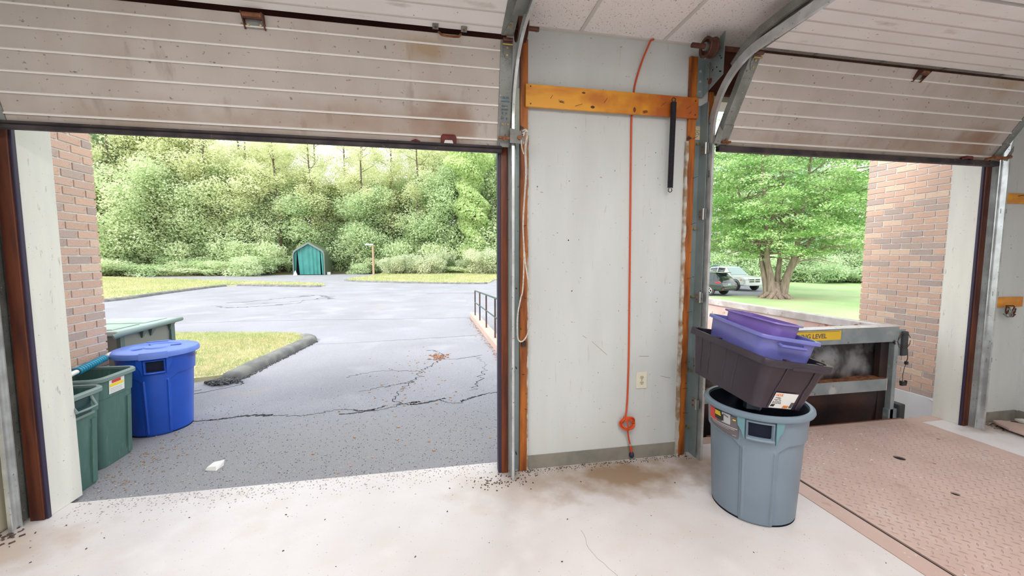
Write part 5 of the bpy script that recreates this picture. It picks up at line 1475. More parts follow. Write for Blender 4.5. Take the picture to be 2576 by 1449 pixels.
def curtain(x0, x1, topz, nfold, amp, xb0=None, xb1=None, nm='door_curtain'):
    n = 60; xb0 = x0 if xb0 is None else xb0; xb1 = x1 if xb1 is None else xb1
    V = []; rows = 16
    for r_ in range(rows):
        f = r_ / (rows - 1)
        for i in range(n):
            u = i / (n - 1)
            xt = x0 + (x1 - x0) * u; xb = xb0 + (xb1 - xb0) * u
            zt = topz(xt)
            x = xb + (xt - xb) * f; z = .03 + (zt - .03) * f
            V.append((x + 11.15, 36.60 - 37.7 + amp * (1 - f * .7) * math.sin(u * nfold * 6.28 + 1.1 * math.sin(u * 9)), z))
    a = np.arange(rows - 1)[:, None] * n + np.arange(n - 1)[None, :]
    return np_mesh(nm, np.array(V), np.stack([a, a + 1, a + n + 1, a + n], -1).reshape(-1, 4), m_shed, sh, smooth=True)
def topz(x):
    d = abs(x + 11.15)
    return 2.66 - d * .58 if d < 1.0 else max(2.08 - (d - 1.0) * 1.2, 1.6)
curtain(-12.08, -10.28, topz, 4.5, .05, -11.95, -10.25)
curtain(-12.34, -12.12, topz, 1.2, .03, -12.37, -12.25)
curtain(-10.24, -9.96, topz, 1.6, .04, -10.14, -9.94)
MB().box(-12.3, -10.0, 36.9, 36.95, 0, 1.9).build('dark_interior', m_black, sh)
cn = thing('white_marker', 'small white pointed marker at the left foot of the green shelter', 'marker', (-12.28, 36.35, 0))
MB().lathe([(.16, 0), (.15, .05), (.06, .30), (.02, .40), (.0002, .41)], 12, (-12.22, 36.35, -.02)).build('marker_body', m_white, cn, smooth=True)
wb = thing('white_box', 'small white box on the ground at the right foot of the green shelter', 'box', (-9.75, 36.9, 0))
MB().box(-9.80, -9.55, 36.8, 37.05, -.02, .22).build('box_body', m_white, wb, bevel=.02)
lp = thing('lamp_post', 'tan wooden lamp post with grey lamp head pointing left, on the far lawn', 'lamp post', (-5.30, 33.2, 0))
MB().cyl((-5.30, 33.2, -.02), (-5.30, 33.2, 2.62), .085, .07, n=12).build('post', m_pole, lp, smooth=True)
MB().box(-5.92, -5.27, 33.1, 33.3, 2.47, 2.60).build('lamp_head', m_lampg, lp, bevel=.03)

# ================================================================ VEHICLES
def car(name, label, pos, yaw, L, W, st, body_m, lights, extra=None):
    """st: list of (x, z_bottom, z_belt, z_roof, w_belt, w_roof) from rear(-) to front(+); z_roof==z_belt outside the cabin"""
    t = thing(name, label, 'car', pos)
    t.rotation_euler = (0, 0, yaw)
    Mx = wmat(t)
    body = []; 
    for (x, zb, zt, zr, wb, wr) in st:
        body.append([(x, -wb * .86, zb), (x, -wb, zb + .12), (x, -wb, zb + (zt - zb) * .6), (x, -wb * .97, zt), (x, -wr, zr - .04), (x, -wr * .8, zr), (x, wr * .8, zr), (x, wr, zr - .04), (x, wb * .97, zt), (x, wb, zb + (zt - zb) * .6), (x, wb, zb + .12), (x, wb * .86, zb)])
    MB().loft(body).xf(Mx).build('car_body', body_m, t, smooth=True, bevel=.02)
    cab = [s for s in st if s[3] > s[2] + .15]
    for sg in (-1, 1):
        for a, b in zip(cab[:-1], cab[1:]):
            def q(s, f, o=.012):
                w0 = s[4] * .97 + (s[5] - s[4] * .97) * f
                return (s[0], sg * (w0 + o), s[2] + (s[3] - .04 - s[2]) * f)
            A0, A1, B0, B1 = q(a, .12), q(a, .9), q(b, .12), q(b, .9)
            dx = .05
            mb = MB().add([(A0[0] + dx, A0[1], A0[2]), (B0[0] - dx, B0[1], B0[2]), (B1[0] - dx, B1[1], B1[2]), (A1[0] + dx, A1[1], A1[2]),
                           (A0[0] + dx, A0[1] - sg * .02, A0[2]), (B0[0] - dx, B0[1] - sg * .02, B0[2]), (B1[0] - dx, B1[1] - sg * .02, B1[2]), (A1[0] + dx, A1[1] - sg * .02, A1[2])],
                          [(0, 1, 2, 3), (7, 6, 5, 4), (0, 4, 5, 1), (1, 5, 6, 2), (2, 6, 7, 3), (3, 7, 4, 0)])
            mb.xf(Mx).build('side_window', m_glass, t)
    return t, Mx
def wheel(t, Mx, x, y, r_, sg):
    wm = MB().lathe([(r_ * .55, -.11), (r_ * .93, -.11), (r_, -.07), (r_, .07), (r_ * .93, .11), (r_ * .55, .11)], 28)
    wm.xf(Mx @ Matrix.Translation((x, y, r_)) @ Matrix.Rotation(R(90), 4, 'X'))
    wo = wm.build('wheel', m_tyre, t, smooth=True)
    MB().lathe([(r_ * .66, -.02), (r_ * .66, .02), (r_ * .58, .03), (r_ * .56, .0)], 28).lathe([(.0002, .035), (r_ * .16, .035), (r_ * .18, .0)], 16).xf(Mx @ Matrix.Translation((x, y + sg * .10, r_)) @ Matrix.Rotation(R(-90 * sg), 4, 'X')).build('wheel_rim', m_alloy, wo, smooth=True)
    for k in range(5):
        a = k * 2 * math.pi / 5
        MB().obox((r_ * .37 * math.cos(a), r_ * .37 * math.sin(a), .02), (r_ * .24, r_ * .075, .015), Matrix.Rotation(a, 3, 'Z')).xf(Mx @ Matrix.Translation((x, y + sg * .10, r_)) @ Matrix.Rotation(R(-90 * sg), 4, 'X')).build('spoke', m_alloy, wo)
    MB().lathe([(r_ * .5, 0), (.0002, 0)], 20).xf(Mx @ Matrix.Translation((x, y + sg * .06, r_)) @ Matrix.Rotation(R(-90 * sg), 4, 'X')).build('hub_shadow', m_black_p, wo)
# rear faces -x locally; front +x
def rear_yaw(dx, dy): return math.atan2(-dy, -dx)
suv_pos = (19.1, 26.2, -1.19)
st = [(-2.35, .42, .80, .80, .80, .72), (-2.30, .38, .98, 1.02, .88, .80), (-2.12, .36, 1.06, 1.30, .92, .74), (-1.75, .34, 1.06, 1.62, .93, .66), (-.6, .30, 1.04, 1.70, .93, .66), (.35, .30, 1.02, 1.66, .93, .64), (1.1, .30, 1.00, 1.02, .93, .80), (2.0, .34, .92, .93, .90, .76), (2.35, .42, .70, .70, .78, .68)]
suv, Ms = car('suv', 'black suv seen from its rear corner, parked left of the maple', suv_pos, rear_yaw(.342, -.94), 4.7, 1.86, st, m_carb, None)
for x in (-1.45, 1.45):
    for sg in (-1, 1): wheel(suv, Ms, x, sg * .84, .36, sg)
for sg in (-1, 1):
    MB().hexa([(-2.33, sg * .42, .90), (-2.22, sg * .90, .90), (-1.95, sg * .945, .93), (-2.2, sg * .5, .90)], [(-2.31, sg * .42, .98), (-2.20, sg * .90, 1.02), (-1.85, sg * .945, 1.00), (-2.18, sg * .5, .98)]).xf(Ms).build('tail_light', m_tail, suv)
    MB().box(-2.40, -2.30, min(sg * .58, sg * .80), max(sg * .58, sg * .80), .47, .54).xf(Ms).build('rear_reflector', m_tail, suv)
MB().box(-2.42, -2.28, -.78, .78, .40, .62).xf(Ms).build('bumper', m_plastic_k, suv, bevel=.03)
MB().box(-2.435, -2.41, -.7, .7, .56, .585).xf(Ms).build('bumper_trim', m_chrome, suv)
MB().box(-2.36, -2.30, -.17, .17, .74, .88).xf(Ms).build('number_plate', mat('pale_blue_plate', (.45, .62, .70), rough=.5), suv)
MB().hexa([(-2.26, -.66, 1.05), (-2.24, -.66, 1.05), (-2.24, .66, 1.05), (-2.26, .66, 1.05)], [(-1.86, -.58, 1.55), (-1.84, -.58, 1.55), (-1.84, .58, 1.55), (-1.86, .58, 1.55)]).xf(Ms).build('rear_window', m_glass, suv)
MB().box(-2.08, -1.7, -.62, .62, 1.60, 1.65).xf(Ms).build('roof_spoiler', m_carb, suv, bevel=.015)
for sg in (-1, 1): MB().tube([(-1.5, sg * .60, 1.72), (-1.3, sg * .60, 1.76), (.1, sg * .60, 1.75), (.3, sg * .60, 1.69)], .018, 6).xf(Ms).build('roof_rail', m_chrome, suv, smooth=True)

pk_pos = (24.55, 29.9, -1.19)
st = [(-2.9, .50, 1.15, 1.15, .88, .84), (-2.8, .42, 1.20, 1.20, .98, .90), (-1.2, .40, 1.20, 1.20, .99, .90), (-1.15, .40, 1.20, 1.85, .99, .72), (-.2, .38, 1.20, 1.95, 1.0, .72), (.65, .38, 1.20, 1.90, 1.0, .70), (1.35, .38, 1.20, 1.24, 1.0, .86), (2.4, .40, 1.12, 1.14, .99, .84), (2.78, .42, 1.00, 1.0, .95, .80), (2.88, .46, .85, .85, .86, .78)]
pk, Mp = car('pickup', 'white pickup truck behind the black suv, its grille towards the maple', pk_pos, math.atan2(-1, .05), 5.8, 2.0, st, m_carw, None)
for x in (-1.9, 1.95):
    for sg in (-1, 1): wheel(pk, Mp, x, sg * .92, .42, sg)
MB().box(2.74, 2.90, -.52, .52, .68, 1.00).xf(Mp).build('grille', m_chrome, pk, bevel=.02)
for z in (.73, .88):
    for y in (-.27, .27): MB().box(2.88, 2.92, y - .20, y + .20, z, z + .08).xf(Mp).build('grille_slot', m_black_p, pk)
for sg in (-1, 1):
    MB().box(2.55, 2.84, min(sg * .56, sg * .95), max(sg * .56, sg * .95), .76, .96).xf(Mp).build('headlight', m_head, pk, bevel=.03)
    MB().box(2.45, 2.60, min(sg * .90, sg * 1.0), max(sg * .90, sg * 1.0), .86, .94).xf(Mp).build('amber_marker', m_amber, pk)
    MB().tube([(1.95 + .50 * math.cos(a), sg * 1.0, .42 + .50 * math.sin(a)) for a in np.linspace(0, math.pi, 12)], .035, 6).xf(Mp).build('wheel_arch', m_plastic_k, pk, smooth=True)
MB().box(2.72, 3.0, -.92, .92, .44, .62).xf(Mp).build('bumper', m_carw, pk, bevel=.05)
MB().hexa([(1.36, -.80, 1.26), (1.38, -.80, 1.26), (1.38, .80, 1.26), (1.36, .80, 1.26)], [(.68, -.66, 1.86), (.70, -.66, 1.86), (.70, .66, 1.86), (.68, .66, 1.86)]).xf(Mp).build('windscreen', mat('pale_windscreen', (.35, .48, .44), rough=.08, spec=.8), pk)

gs_pos = (29.2, 37.2, -1.19)
st = [(-2.35, .45, .9, .9, .85, .8), (-2.30, .42, 1.10, 1.14, .92, .84), (-2.05, .40, 1.16, 1.62, .94, .72), (-1.75, .40, 1.16, 1.90, .94, .68), (.4, .38, 1.14, 1.92, .94, .68), (1.2, .38, 1.10, 1.14, .94, .8), (2.2, .42, 1.0, 1.02, .9, .76), (2.35, .45, .8, .8, .8, .7)]
gs, Mg = car('suv', 'dark teal boxy suv mostly hidden behind the white pickup', gs_pos, rear_yaw(.9, -.43), 4.7, 1.88, st, m_carg, None)
for x in (-1.45, 1.45):
    for sg in (-1, 1): wheel(gs, Mg, x, sg * .84, .38, sg)
MB().hexa([(-2.25, -.66, 1.2), (-2.2, -.66, 1.2), (-2.2, .66, 1.2), (-2.25, .66, 1.2)], [(-1.95, -.60, 1.8), (-1.90, -.60, 1.8), (-1.90, .60, 1.8), (-1.95, .60, 1.8)]).xf(Mg).build('rear_window', m_glass, gs)


# ================================================================ TREES
def quads(P, s, rng_, up=.35, asp=.62):
    n = len(P)
    N = rng_.normal(size=(n, 3)); N[:, 2] = np.abs(N[:, 2]) + up; N /= np.linalg.norm(N, axis=1)[:, None]
    A = np.cross(N, rng_.normal(size=(n, 3))); A /= np.linalg.norm(A, axis=1)[:, None] + 1e-9
    B = np.cross(N, A)
    s_ = (s * rng_.uniform(.6, 1.25, n))[:, None]
    V = np.stack([P - A * s_ * .5, P + B * s_ * asp * .5 + A * s_ * .05, P + A * s_ * .5, P - B * s_ * asp * .5 + A * s_ * .05], 1).reshape(-1, 3)
    return V, np.arange(4 * n).reshape(-1, 4)
def tree_meshes(seed, h, cr, cb, limbs, leaves, ls, tr, shape='round', crad=.9, subs=3, flat=1.0, lean=.5, top_sparse=0):
    """returns (trunk MB, leaf V, leaf F) with base at the origin"""
    r_ = np.random.default_rng(seed)
    mb = MB()
    n = 9; bx, by = r_.normal(0, lean, 2)
    T = [Vector((bx * (k / (n - 1)) ** 1.5 + r_.normal(0, .08), by * (k / (n - 1)) ** 1.5 + r_.normal(0, .08), h * .93 * k / (n - 1))) for k in range(n)]
    mb.tube(T, [tr * (1 - .85 * k / (n - 1)) for k in range(n)], 7)
    cent = []; rad = []
    for i in range(limbs):
        f = cb + (1 - cb) * (i + r_.uniform(0, 1)) / limbs
        k = min(int(f * .93 * (n - 1)), n - 2); p = T[k].lerp(T[k + 1], f * .93 * (n - 1) - k) if f * .93 * (n - 1) - k < 1 else T[k + 1]
        a = r_.uniform(0, 2 * math.pi)
        if shape == 'round': ln = cr * math.sqrt(max(.08, 1 - ((f - cb) / (1 - cb) * 2 - .75) ** 2 / 1.7))
        elif shape == 'vase': ln = cr * (.35 + .65 * (f - cb) / (1 - cb))
        else: ln = cr * (1.15 - .8 * (f - cb) / (1 - cb))
        ln *= r_.uniform(.6, 1.1)
        up_ = r_.uniform(.15, .8)
        d = Vector((math.cos(a), math.sin(a), up_)).normalized()
        q1 = p + d * ln * .5 + Vector((0, 0, r_.uniform(-.2, .3))); q2 = p + d * ln + Vector((r_.normal(0, .3), r_.normal(0, .3), r_.uniform(-.3, .5)))
        rt = tr * (1 - .8 * f) * .42
        mb.tube([p, q1, q2], [rt, rt * .6, rt * .15], 5)
        for s_ in range(subs):
            b0 = q1.lerp(q2, r_.uniform(0, .8)); e = b0 + Vector((r_.normal(0, 1), r_.normal(0, 1), r_.normal(.35, .6))).normalized() * ln * r_.uniform(.25, .5)
            mb.tube([b0, e], [rt * .4, rt * .1], 4)
            cent.append(e); rad.append(crad * r_.uniform(.6, 1.1))
            cent.append(b0.lerp(e, .5)); rad.append(crad * .6)
        cent.append(q2); rad.append(crad); cent.append(q1); rad.append(crad * .8)
    cent.append(T[-1]); rad.append(crad)
    Cn = np.array([tuple(c) for c in cent]); Rd = np.array(rad)
    wt = Rd ** 2 * (1 - top_sparse * np.clip((Cn[:, 2] / h - .6) / .4, 0, 1)); wt /= wt.sum()
    idx = r_.choice(len(Cn), leaves, p=wt)
    g_ = r_.normal(size=(leaves, 3)); g_ /= np.linalg.norm(g_, axis=1)[:, None]; g_ *= r_.uniform(.3, 1, leaves)[:, None] ** .5
    P = Cn[idx] + g_ * Rd[idx][:, None] * np.array([1, 1, flat])
    P[:, 2] = np.maximum(P[:, 2], .1)
    V, F = quads(P, ls, r_)
    return mb, V, F
def tree(name, label, group, mesh, loc, bark, leaf, rz=0, sc_=1, cat='tree'):
    mb, V, F = mesh
    t = thing(name, label, cat, loc, group)
    me = mb.mesh('trunk')
    me.polygons.foreach_set('use_smooth', [True] * len(me.polygons)); me.materials.append(bark)
    o = bpy.data.objects.new('trunk', me); o.parent = t; C.objects.link(o)
    np_mesh('foliage', V, F, leaf, t, kind='stuff')
    t.rotation_euler = (0, 0, rz); t.scale = (sc_, sc_, sc_)
    return t
def dup(t, loc, rz, sx, sz, label=None, group=None):
    r_ = t.copy(); C.objects.link(r_); r_.location = loc; r_.rotation_euler = (0, 0, rz); r_.scale = (sx, sx, sz)
    if label: r_['label'] = label
    if group: r_['group'] = group
    for ch in list(t.children):
        c = ch.copy(); C.objects.link(c); c.parent = r_
    return r_

lf_yg = leafmat('leaf_spring_yellow_green', (.64, .69, .41), (.77, .80, .52), (.87, .89, .68), .5)  # woods and bank leaf colours paled to paint in haze and glare
lf_mid = leafmat('leaf_mid_green', (.50, .64, .38), (.63, .73, .46), (.76, .81, .57), .5)
lf_blue = leafmat('leaf_blue_green', (.44, .62, .46), (.54, .70, .52), (.69, .78, .56), .5)
lf_ivy = leafmat('leaf_ivy', (.46, .64, .30), (.61, .75, .38), (.74, .83, .50), .5)
lf_pale = leafmat('leaf_pale_shrub', (.46, .56, .36), (.62, .68, .48), (.74, .76, .58), .4)
lf_bank = leafmat('leaf_bank', (.44, .60, .36), (.58, .70, .46), (.72, .80, .58), .5)
lf_maple = leafmat('leaf_maple', (.17, .37, .11), (.44, .62, .26), (.86, .92, .66), .45)  # dark to whitish range paints in bright leaf tops and shaded gaps

G1 = 'spring trees of the woods behind the car park'
protos = {}
protos['yg'] = tree('forest_tree', 'pale yellow-green leafy tree in the woods behind the car park', 'yellow-green trees in the woods', tree_meshes(11, 15.5, 4.2, .22, 17, 30000, .21, .22, 'round', 1.35), (0, 60, 0), m_bark, lf_yg)
protos['yg2'] = tree('forest_tree', 'pale yellow-green leafy tree in the woods behind the car park', 'yellow-green trees in the woods', tree_meshes(12, 14, 4.6, .15, 18, 30000, .21, .24, 'vase', 1.4), (3, 60, 0), m_bark, lf_yg)
protos['mid'] = tree('forest_tree', 'mid-green leafy tree low in the woods behind the car park', 'mid-green trees in the woods', tree_meshes(13, 11, 4.0, .08, 18, 30000, .21, .2, 'round', 1.35), (6, 60, 0), m_bark, lf_mid)
protos['blue'] = tree('forest_tree', 'dense bluish-green tree in the woods beside the left brick wall', 'bluish-green trees by the left brick wall', tree_meshes(14, 15, 4.4, .08, 20, 36000, .20, .26, 'round', 1.45), (9, 60, 0), m_bark, lf_blue)
protos['bare'] = tree('forest_tree', 'tall thin tree with nearly bare spring top against the sky', 'tall thin-topped trees against the sky', tree_meshes(15, 19, 3.6, .35, 20, 9000, .18, .20, 'vase', .8, subs=4, top_sparse=.6), (12, 60, 0), m_bark, lf_yg)
place = [
 # kind, x, y, rz, sx, sz
 ('blue', -32.5, 41, 0, 1.0, 1.05), ('blue', -29.0, 43, 2, 1.0, 1.12), ('mid', -31, 38.5, 1, .8, .8), ('blue', -36, 44, 3, 1.1, 1.1),
 ('yg', -27.0, 41, 1, 1.0, 1.0), ('mid', -28, 39, 4, .9, .85), ('yg2', -24.5, 43, 2, 1.05, 1.08), ('mid', -24.5, 39.5, 0, 1.0, .9),
 ('yg', -22, 42, 3, 1.0, .95), ('yg2', -20, 45, 5, 1.1, 1.0), ('mid', -20.5, 40, 2, .95, .95), ('yg', -18.3, 42, 0, 1.0, .80),
 ('yg2', -16, 43, 1, 1.0, .85), ('mid', -16.5, 40.5, 3, .9, .7), ('yg', -13.5, 44, 4, 1.1, .76), ('mid', -13, 42.5, 5, 1.0, .78),
 ('yg', -10.8, 43, 2, 1.0, .66), ('yg2', -9, 44, 0, 1.0, .70), ('mid', -8.6, 41.5, 1, .9, .75), ('yg', -6.3, 43, 3, 1.05, .72),
 ('mid', -5.3, 41, 4, .95, .82), ('yg2', -3.8, 44, 5, 1.0, .82), ('mid', -2.6, 41, 2, 1.0, .9), ('yg', -1.2, 44, 1, 1.0, .98),
 ('mid', 0.2, 41, 0, 1.0, .95), ('mid', 2.4, 42, 3, 1.1, 1.1), ('mid', 5.2, 40, 1, 1.1, 1.15), ('blue', 7.5, 43, 4, 1.0, 1.0), ('mid', 9.5, 41, 5, 1.1, 1.2), ('yg2', 3.6, 46, 2, 1.0, 1.1),
 ('bare', -30.5, 50, 0, 1.1, 1.0), ('bare', -26, 50, 3, 1.1, 1.08), ('bare', -21.5, 49, 1, 1.0, 1.0), ('bare', -18.0, 50, 4, 1.0, 1.02), ('bare', -14.2, 49, 2, 1.0, 1.05),
 ('bare', -10.5, 49, 5, 1.0, 1.02), ('bare', -8.3, 47, 1, .9, 1.0), ('bare', -5.0, 48, 0, 1.0, 1.0), ('bare', -1.8, 48, 2, 1.0, 1.05), ('bare', .8, 47, 3, 1.1, 1.0), ('yg', -28, 47, 5, 1.1, 1.15), ('yg', -33, 49, 2, 1.1, 1.2), ('bare', 5.5, 49, 4, 1.1, 1.05),
 # behind the maple on the right
 ('mid', 26, 44, 0, 1.2, 1.2), ('blue', 31, 45, 2, 1.2, 1.1), ('mid', 36, 43, 1, 1.2, 1.25), ('blue', 41, 41, 3, 1.2, 1.15), ('mid', 46, 38.5, 4, 1.2, 1.25), ('blue', 51, 36, 0, 1.2, 1.2), ('mid', 56, 33, 2, 1.2, 1.2), ('mid', 61, 29, 5, 1.2, 1.2), ('blue', 34, 50, 5, 1.3, 1.3), ('blue', 47, 46, 1, 1.3, 1.3),
]
def where(x, y):
    q = x / y
    for lim, ph in ((-.66, 'beside the left brick wall'), (-.52, 'above the wheeled cart and blue can'), (-.36, 'left of the green shelter'), (-.23, 'behind the green shelter'), (-.125, 'behind the lamp post'), (-.01, 'behind the pale shrubs')):
        if q < lim: return ph
    return 'near the right edge of the left opening'
KW = {'yg': 'pale yellow-green tree in the woods', 'yg2': 'spreading pale yellow-green tree in the woods', 'mid': 'lower mid-green tree in the woods', 'blue': 'dense bluish-green tree in the woods', 'bare': 'tall thin-topped tree against the sky'}
GW = {'yg': 'pale yellow-green trees', 'yg2': 'spreading yellow-green trees', 'mid': 'lower mid-green trees', 'blue': 'bluish-green trees', 'bare': 'tall thin-topped trees'}
place[30:30] = [('bare', -14.6, 40.3, 0, .9, .85), ('bare', -7.6, 40.2, 2, .9, .8), ('bare', -4.7, 40.4, 4, .9, .85), ('bare', -2.0, 40.0, 1, .9, .85), ('bare', -21.0, 39.8, 3, .9, .8), ('bare', -27.6, 39.6, 5, .9, .78), ('bare', -11.9, 40.5, 1, .8, .8)]
used = set()
for kd, x, y, rz, sx, sz in place:
    right = x > 15
    z = hz(x, y) - .05 + (0 if right else max(0, y - 40) * .16)
    if kd in ('yg', 'yg2') and -20 < x < 2: sz *= .88
    if kd not in used and not right:
        used.add(kd); p = protos[kd]; p.location = (x, y, z); p.rotation_euler = (0, 0, rz); p.scale = (sx, sx, sz)
        p['label'] = KW[kd] + ', ' + where(x, y); p['group'] = GW[kd] + ' ' + where(x, y)
    else:
        wh_ = 'behind the parked cars' if x / y < .87 else ('right behind the maple crown' if x / y < 1.15 else 'beside the right brick wall')
        gn = 'bluish-green' if kd == 'blue' else 'mid-green'
        dup(protos[kd], (x, y, z), rz, sx, sz, '%s tree on the bank, %s' % (gn, wh_) if right else KW[kd] + ', ' + where(x, y), '%s bank trees %s' % (gn, wh_) if right else GW[kd] + ' ' + where(x, y))

# ivy column
r_ = np.random.default_rng(21)
n = 26000
zz = r_.uniform(.3, 14.5, n); a = r_.uniform(0, 2 * np.pi, n)
rad = (1.35 + .35 * np.sin(zz * 1.3) + .25 * np.sin(zz * 3.1 + a * 2)) * (1 + .5 * np.clip((zz - 7) / 7, 0, 1)) * r_.uniform(.55, 1, n) ** .4
P = np.stack([rad * np.cos(a) + .25 * np.sin(zz * .5), rad * np.sin(a), zz], 1)
V, F = quads(P, .24, r_, .1, .8)
mbi = MB().tube([(0, 0, 0), (.15, 0, 4), (.2, .1, 9), (.0, 0, 14)], [.3, .25, .2, .08], 7)
iv = tree('ivy_tree', 'tall bright green ivy-covered tree trunk beside the right edge of the left opening', None, (mbi, V, F), (3.1, 38.5, -.1), m_bark, lf_ivy)

# bushes
def bush_mesh(seed, r0, h, n, ls):
    r_ = np.random.default_rng(seed)
    k = 26; cc = np.stack([r_.normal(0, r0 * .5, k), r_.normal(0, r0 * .4, k), r_.uniform(.15, .8, k) * h], 1)
    idx = r_.integers(0, k, n); g_ = r_.normal(size=(n, 3)); g_ /= np.linalg.norm(g_, axis=1)[:, None]; g_ *= r_.uniform(.2, 1, n)[:, None] ** .5
    P = cc[idx] + g_ * np.array([r0 * .42, r0 * .42, h * .25]); P[:, 2] = np.maximum(P[:, 2], .03)
    V, F = quads(P, ls, r_)
    mb = MB()
    for i in range(7):
        a = r_.uniform(0, 6.28); mb.tube([(0, 0, 0), (math.cos(a) * r0 * .4, math.sin(a) * r0 * .4, h * .6)], [.03, .01], 4)
    return mb, V, F
bz = {}
BW = {'g': 'low green bush', 'p': 'pale grey-green shrub'}
bz['g'] = tree('bush', 'low green bush along the foot of the woods', 'low green bushes at the foot of the woods', bush_mesh(1, 1.7, 1.7, 8000, .15), (0, 70, 0), m_bark, lf_mid, cat='bush')
bz['p'] = tree('bush', 'pale grey-green flowering shrub on the far lawn right of the lamp post', 'pale shrubs right of the lamp post', bush_mesh(2, 1.35, 1.8, 12000, .11), (2, 70, 0), m_bark, lf_pale, cat='bush')
bz['k'] = tree('bush', 'broad green bush on the bank behind the maple', 'x', bush_mesh(3, 1.7, 1.7, 15000, .12), (4, 70, 0), m_bark, lf_bank, cat='bush')
bl = [('g', x, 39.6, 1.3, 1.5 + .3 * math.sin(x * 3)) for x in np.arange(-33, 9, 2.1)]
bl += [('g', x, 37.6 + 1.2 * math.sin(x * 1.7), 1.1 + .25 * math.sin(x * 2.3), .75 + .3 * math.sin(x * 1.1)) for x in np.arange(-31, -13.2, 1.55)]
bl += [('g', x, 39.3 + .8 * math.sin(x * 2.1), 1.0, .8 + .3 * math.sin(x * 1.9)) for x in np.arange(-8.6, 9.5, 1.7)]
bl += [('g', x, 36.4 + .5 * math.sin(x * 2.1), .75, .45) for x in np.arange(1.2, 8, 1.5)]
bl += [('p', -3.9, 36.0, 1.0, 1.0), ('p', -2.75, 36.2, .85, .8), ('p', -.9, 35.6, 1.0, 1.05), ('p', -.1, 36.2, .8, 1.2), ('p', 3.7, 35.0, 1.25, 1.25), ('p', 4.9, 34.5, 1.3, 1.45), ('p', 2.6, 36.4, .8, .8)]
bl += [('k', x, y, 1.7, 1.7 + .5 * math.sin(x * 1.3)) for x, y in ((27, 39.5), (29.5, 39.6), (32, 39.2), (34.5, 38.6), (37, 38), (39.5, 37), (42, 36), (44.5, 34.8), (47, 33.5), (49.5, 32), (52, 30), (54.5, 28), (30.5, 42), (35.5, 41), (40.5, 39.6), (45.5, 37.6), (50.5, 34.6), (56, 30.5))]
used = set()
rgb = random.Random(6)
for kd, x, y, sx, sz in bl:
    x, y = float(x), float(y)
    if abs(x + 11.15) < 3.6 and y < 42: y = 42.0
    z = hz(x, y) - .03
    if kd not in used and (x < 15 or kd == 'k'):
        used.add(kd); p = bz[kd]; p.location = (x, y, z); p.rotation_euler = (0, 0, rgb.uniform(0, 6)); p.scale = (sx, sx, sz)
        if kd == 'k': p['label'] = 'broad green bush on the bank behind the parked cars'; p['group'] = 'bank bushes behind the parked cars'
        else: p['label'] = BW[kd] + ' ' + where(x, y); p['group'] = BW[kd].replace('bush', 'bushes').replace('shrub', 'shrubs') + ' ' + where(x, y)
    else:
        rt = x > 15
        wh_ = 'behind the parked cars' if x / y < .87 else ('behind the maple trunks' if x / y < 1.15 else 'beside the right brick wall')
        dup(bz[kd], (x, y, z), rgb.uniform(0, 6), sx, sz, 'broad green bush on the bank ' + wh_ if rt else BW[kd] + ' ' + where(x, y), 'bank bushes ' + wh_ if rt else BW[kd].replace('bush', 'bushes').replace('shrub', 'shrubs') + ' ' + where(x, y))

# the maple
mp = thing('maple_tree', 'large leafy maple with several grey-brown trunks, beyond the dumpster', 'tree', (22.0, 22.3, -1.2))
r_ = np.random.default_rng(5)
B0 = Vector((22.0, 22.3, -1.2))
ex = Vector((math.cos(R(-44)), math.sin(R(-44)), 0))   # sideways as seen through the door
ey = Vector((-ex.y, ex.x, 0))
def W3(a, b, z): return B0 + ex * a + ey * b + Vector((0, 0, z))
MB().tube([W3(0, 0, -.2), W3(0, 0, .10), W3(.0, 0, .6), W3(.0, 0, 1.1)], [.80, .60, .36, .2], 14).build('root_flare', m_bark_m, mp, smooth=True)
for k in range(9):
    a = k * 2 * math.pi / 9 + .2
    MB().tube([W3(.45 * math.cos(a), .45 * math.sin(a), .30), W3(.80 * math.cos(a), .80 * math.sin(a), .10), W3(1.1 * math.cos(a), 1.1 * math.sin(a), -.05)], [.18, .12, .03], 8).build('root', m_bark_m, mp, smooth=True)
stems = [([(-.45, .0, .2), (-.62, .0, 1.2), (-.85, .1, 2.4), (-1.15, .3, 3.8), (-2.0, .5, 6.0), (-3.0, .8, 9.0)], .26),
         ([(-.20, -.2, .3), (-.30, -.2, 1.4), (-.55, -.2, 2.6), (-.6, -.5, 4.2), (-.9, -1.2, 7.0), (-1.2, -1.6, 10.5)], .30),
         ([(.10, .2, .3), (.10, .3, 1.6), (.18, .4, 3.0), (.2, .5, 5.0), (.1, .9, 8.0), (.0, 1.0, 12.0)], .24),
         ([(.42, .0, .2), (.55, .0, 1.2), (.80, -.05, 2.2), (1.0, -.2, 3.2), (1.2, -.6, 5.5), (1.5, -1.2, 9.5)], .34),
         ([(.85, .0, 2.1), (1.25, .1, 2.9), (1.75, .3, 3.8), (2.8, .6, 6.0), (3.9, .8, 8.5)], .20)]
limbs = []
for pts, r0 in stems:
    P = [W3(*p) for p in pts]; r0 *= .82
    MB().tube(smoothpts(P, 4), [max(.05, r0 * (1 - .8 * i / (len(smoothpts(P, 4)) - 1))) for i in range(len(smoothpts(P, 4)))], 10).build('trunk', m_bark_m, mp, smooth=True)
    limbs.append(P)
bb_ = MB(); cent = []
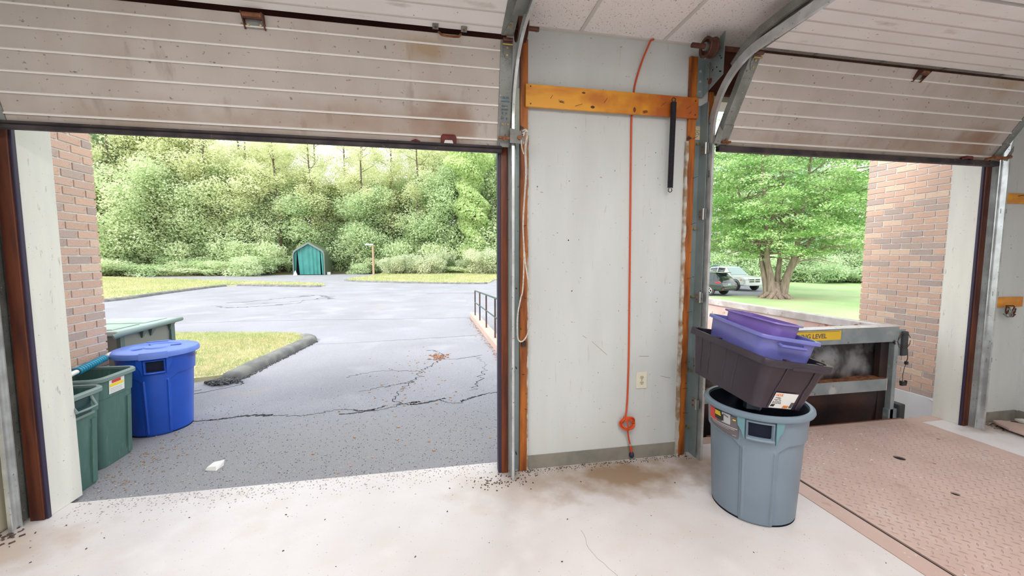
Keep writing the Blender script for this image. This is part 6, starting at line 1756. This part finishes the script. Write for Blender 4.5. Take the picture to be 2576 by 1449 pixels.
for i in range(150):
    P = limbs[i % 5]; k = r_.integers(2, len(P) - 1); p = P[k].lerp(P[k + 1] if k + 1 < len(P) else P[k], r_.uniform(0, 1))
    a = r_.uniform(0, 2 * math.pi); hh = p.z + 1.2
    # crown envelope: ellipsoid centred 7 m up
    d = Vector((math.cos(a), math.sin(a), r_.uniform(-.25, .6))).normalized()
    ln = r_.uniform(1.6, 4.6)
    q = p + d * ln * .5 + Vector((0, 0, .3)); e = p + d * ln
    ce = B0 + Vector((0, 0, 7.2)); v = e - ce
    rr = math.sqrt((v.x ** 2 + v.y ** 2) / 5.6 ** 2 + v.z ** 2 / 6.0 ** 2)
    if rr > 1: e = ce + v / rr; q = p.lerp(e, .5) + Vector((0, 0, .3))
    bb_.tube([p, q, e], [.05, .035, .012], 5)
    cent += [e, q.lerp(e, .5), q]
bb_.build('branches', m_bark_m, mp, kind='stuff')
# layered leaf sprays filling the envelope
ns = 430
g_ = r_.normal(size=(ns, 3)); g_ /= np.linalg.norm(g_, axis=1)[:, None]; g_ *= (r_.uniform(.25, 1, ns) ** .45)[:, None]
S = g_ * np.array([5.7, 5.7, 5.6]) + np.array([0, 0, 7.4])
S = S[S[:, 2] > 2.2 + .25 * np.abs(np.sin(S[:, 0] * 1.7))]
S = np.concatenate([S, np.array([tuple(c - B0) for c in cent[::3]])])
S = S[S[:, 2] > 3.3 - .16 * np.hypot(S[:, 0], S[:, 1])]
n = 105000
idx = r_.integers(0, len(S), n)
g_ = r_.normal(size=(n, 3)); g_ /= np.linalg.norm(g_, axis=1)[:, None]; g_ *= (r_.uniform(0, 1, n) ** .5)[:, None]
out = S[idx] - np.array([0, 0, 6]); out /= np.linalg.norm(out, axis=1)[:, None]
rad2 = np.linalg.norm(g_[:, :2], axis=1)
P = S[idx] + g_ * np.array([.95, .95, .22]) - np.stack([0 * rad2, 0 * rad2, .28 * rad2 ** 2], 1)
V, F = quads(P, .135, r_, .9, .85)
np_mesh('foliage', V, F, lf_maple, mp, kind='stuff')
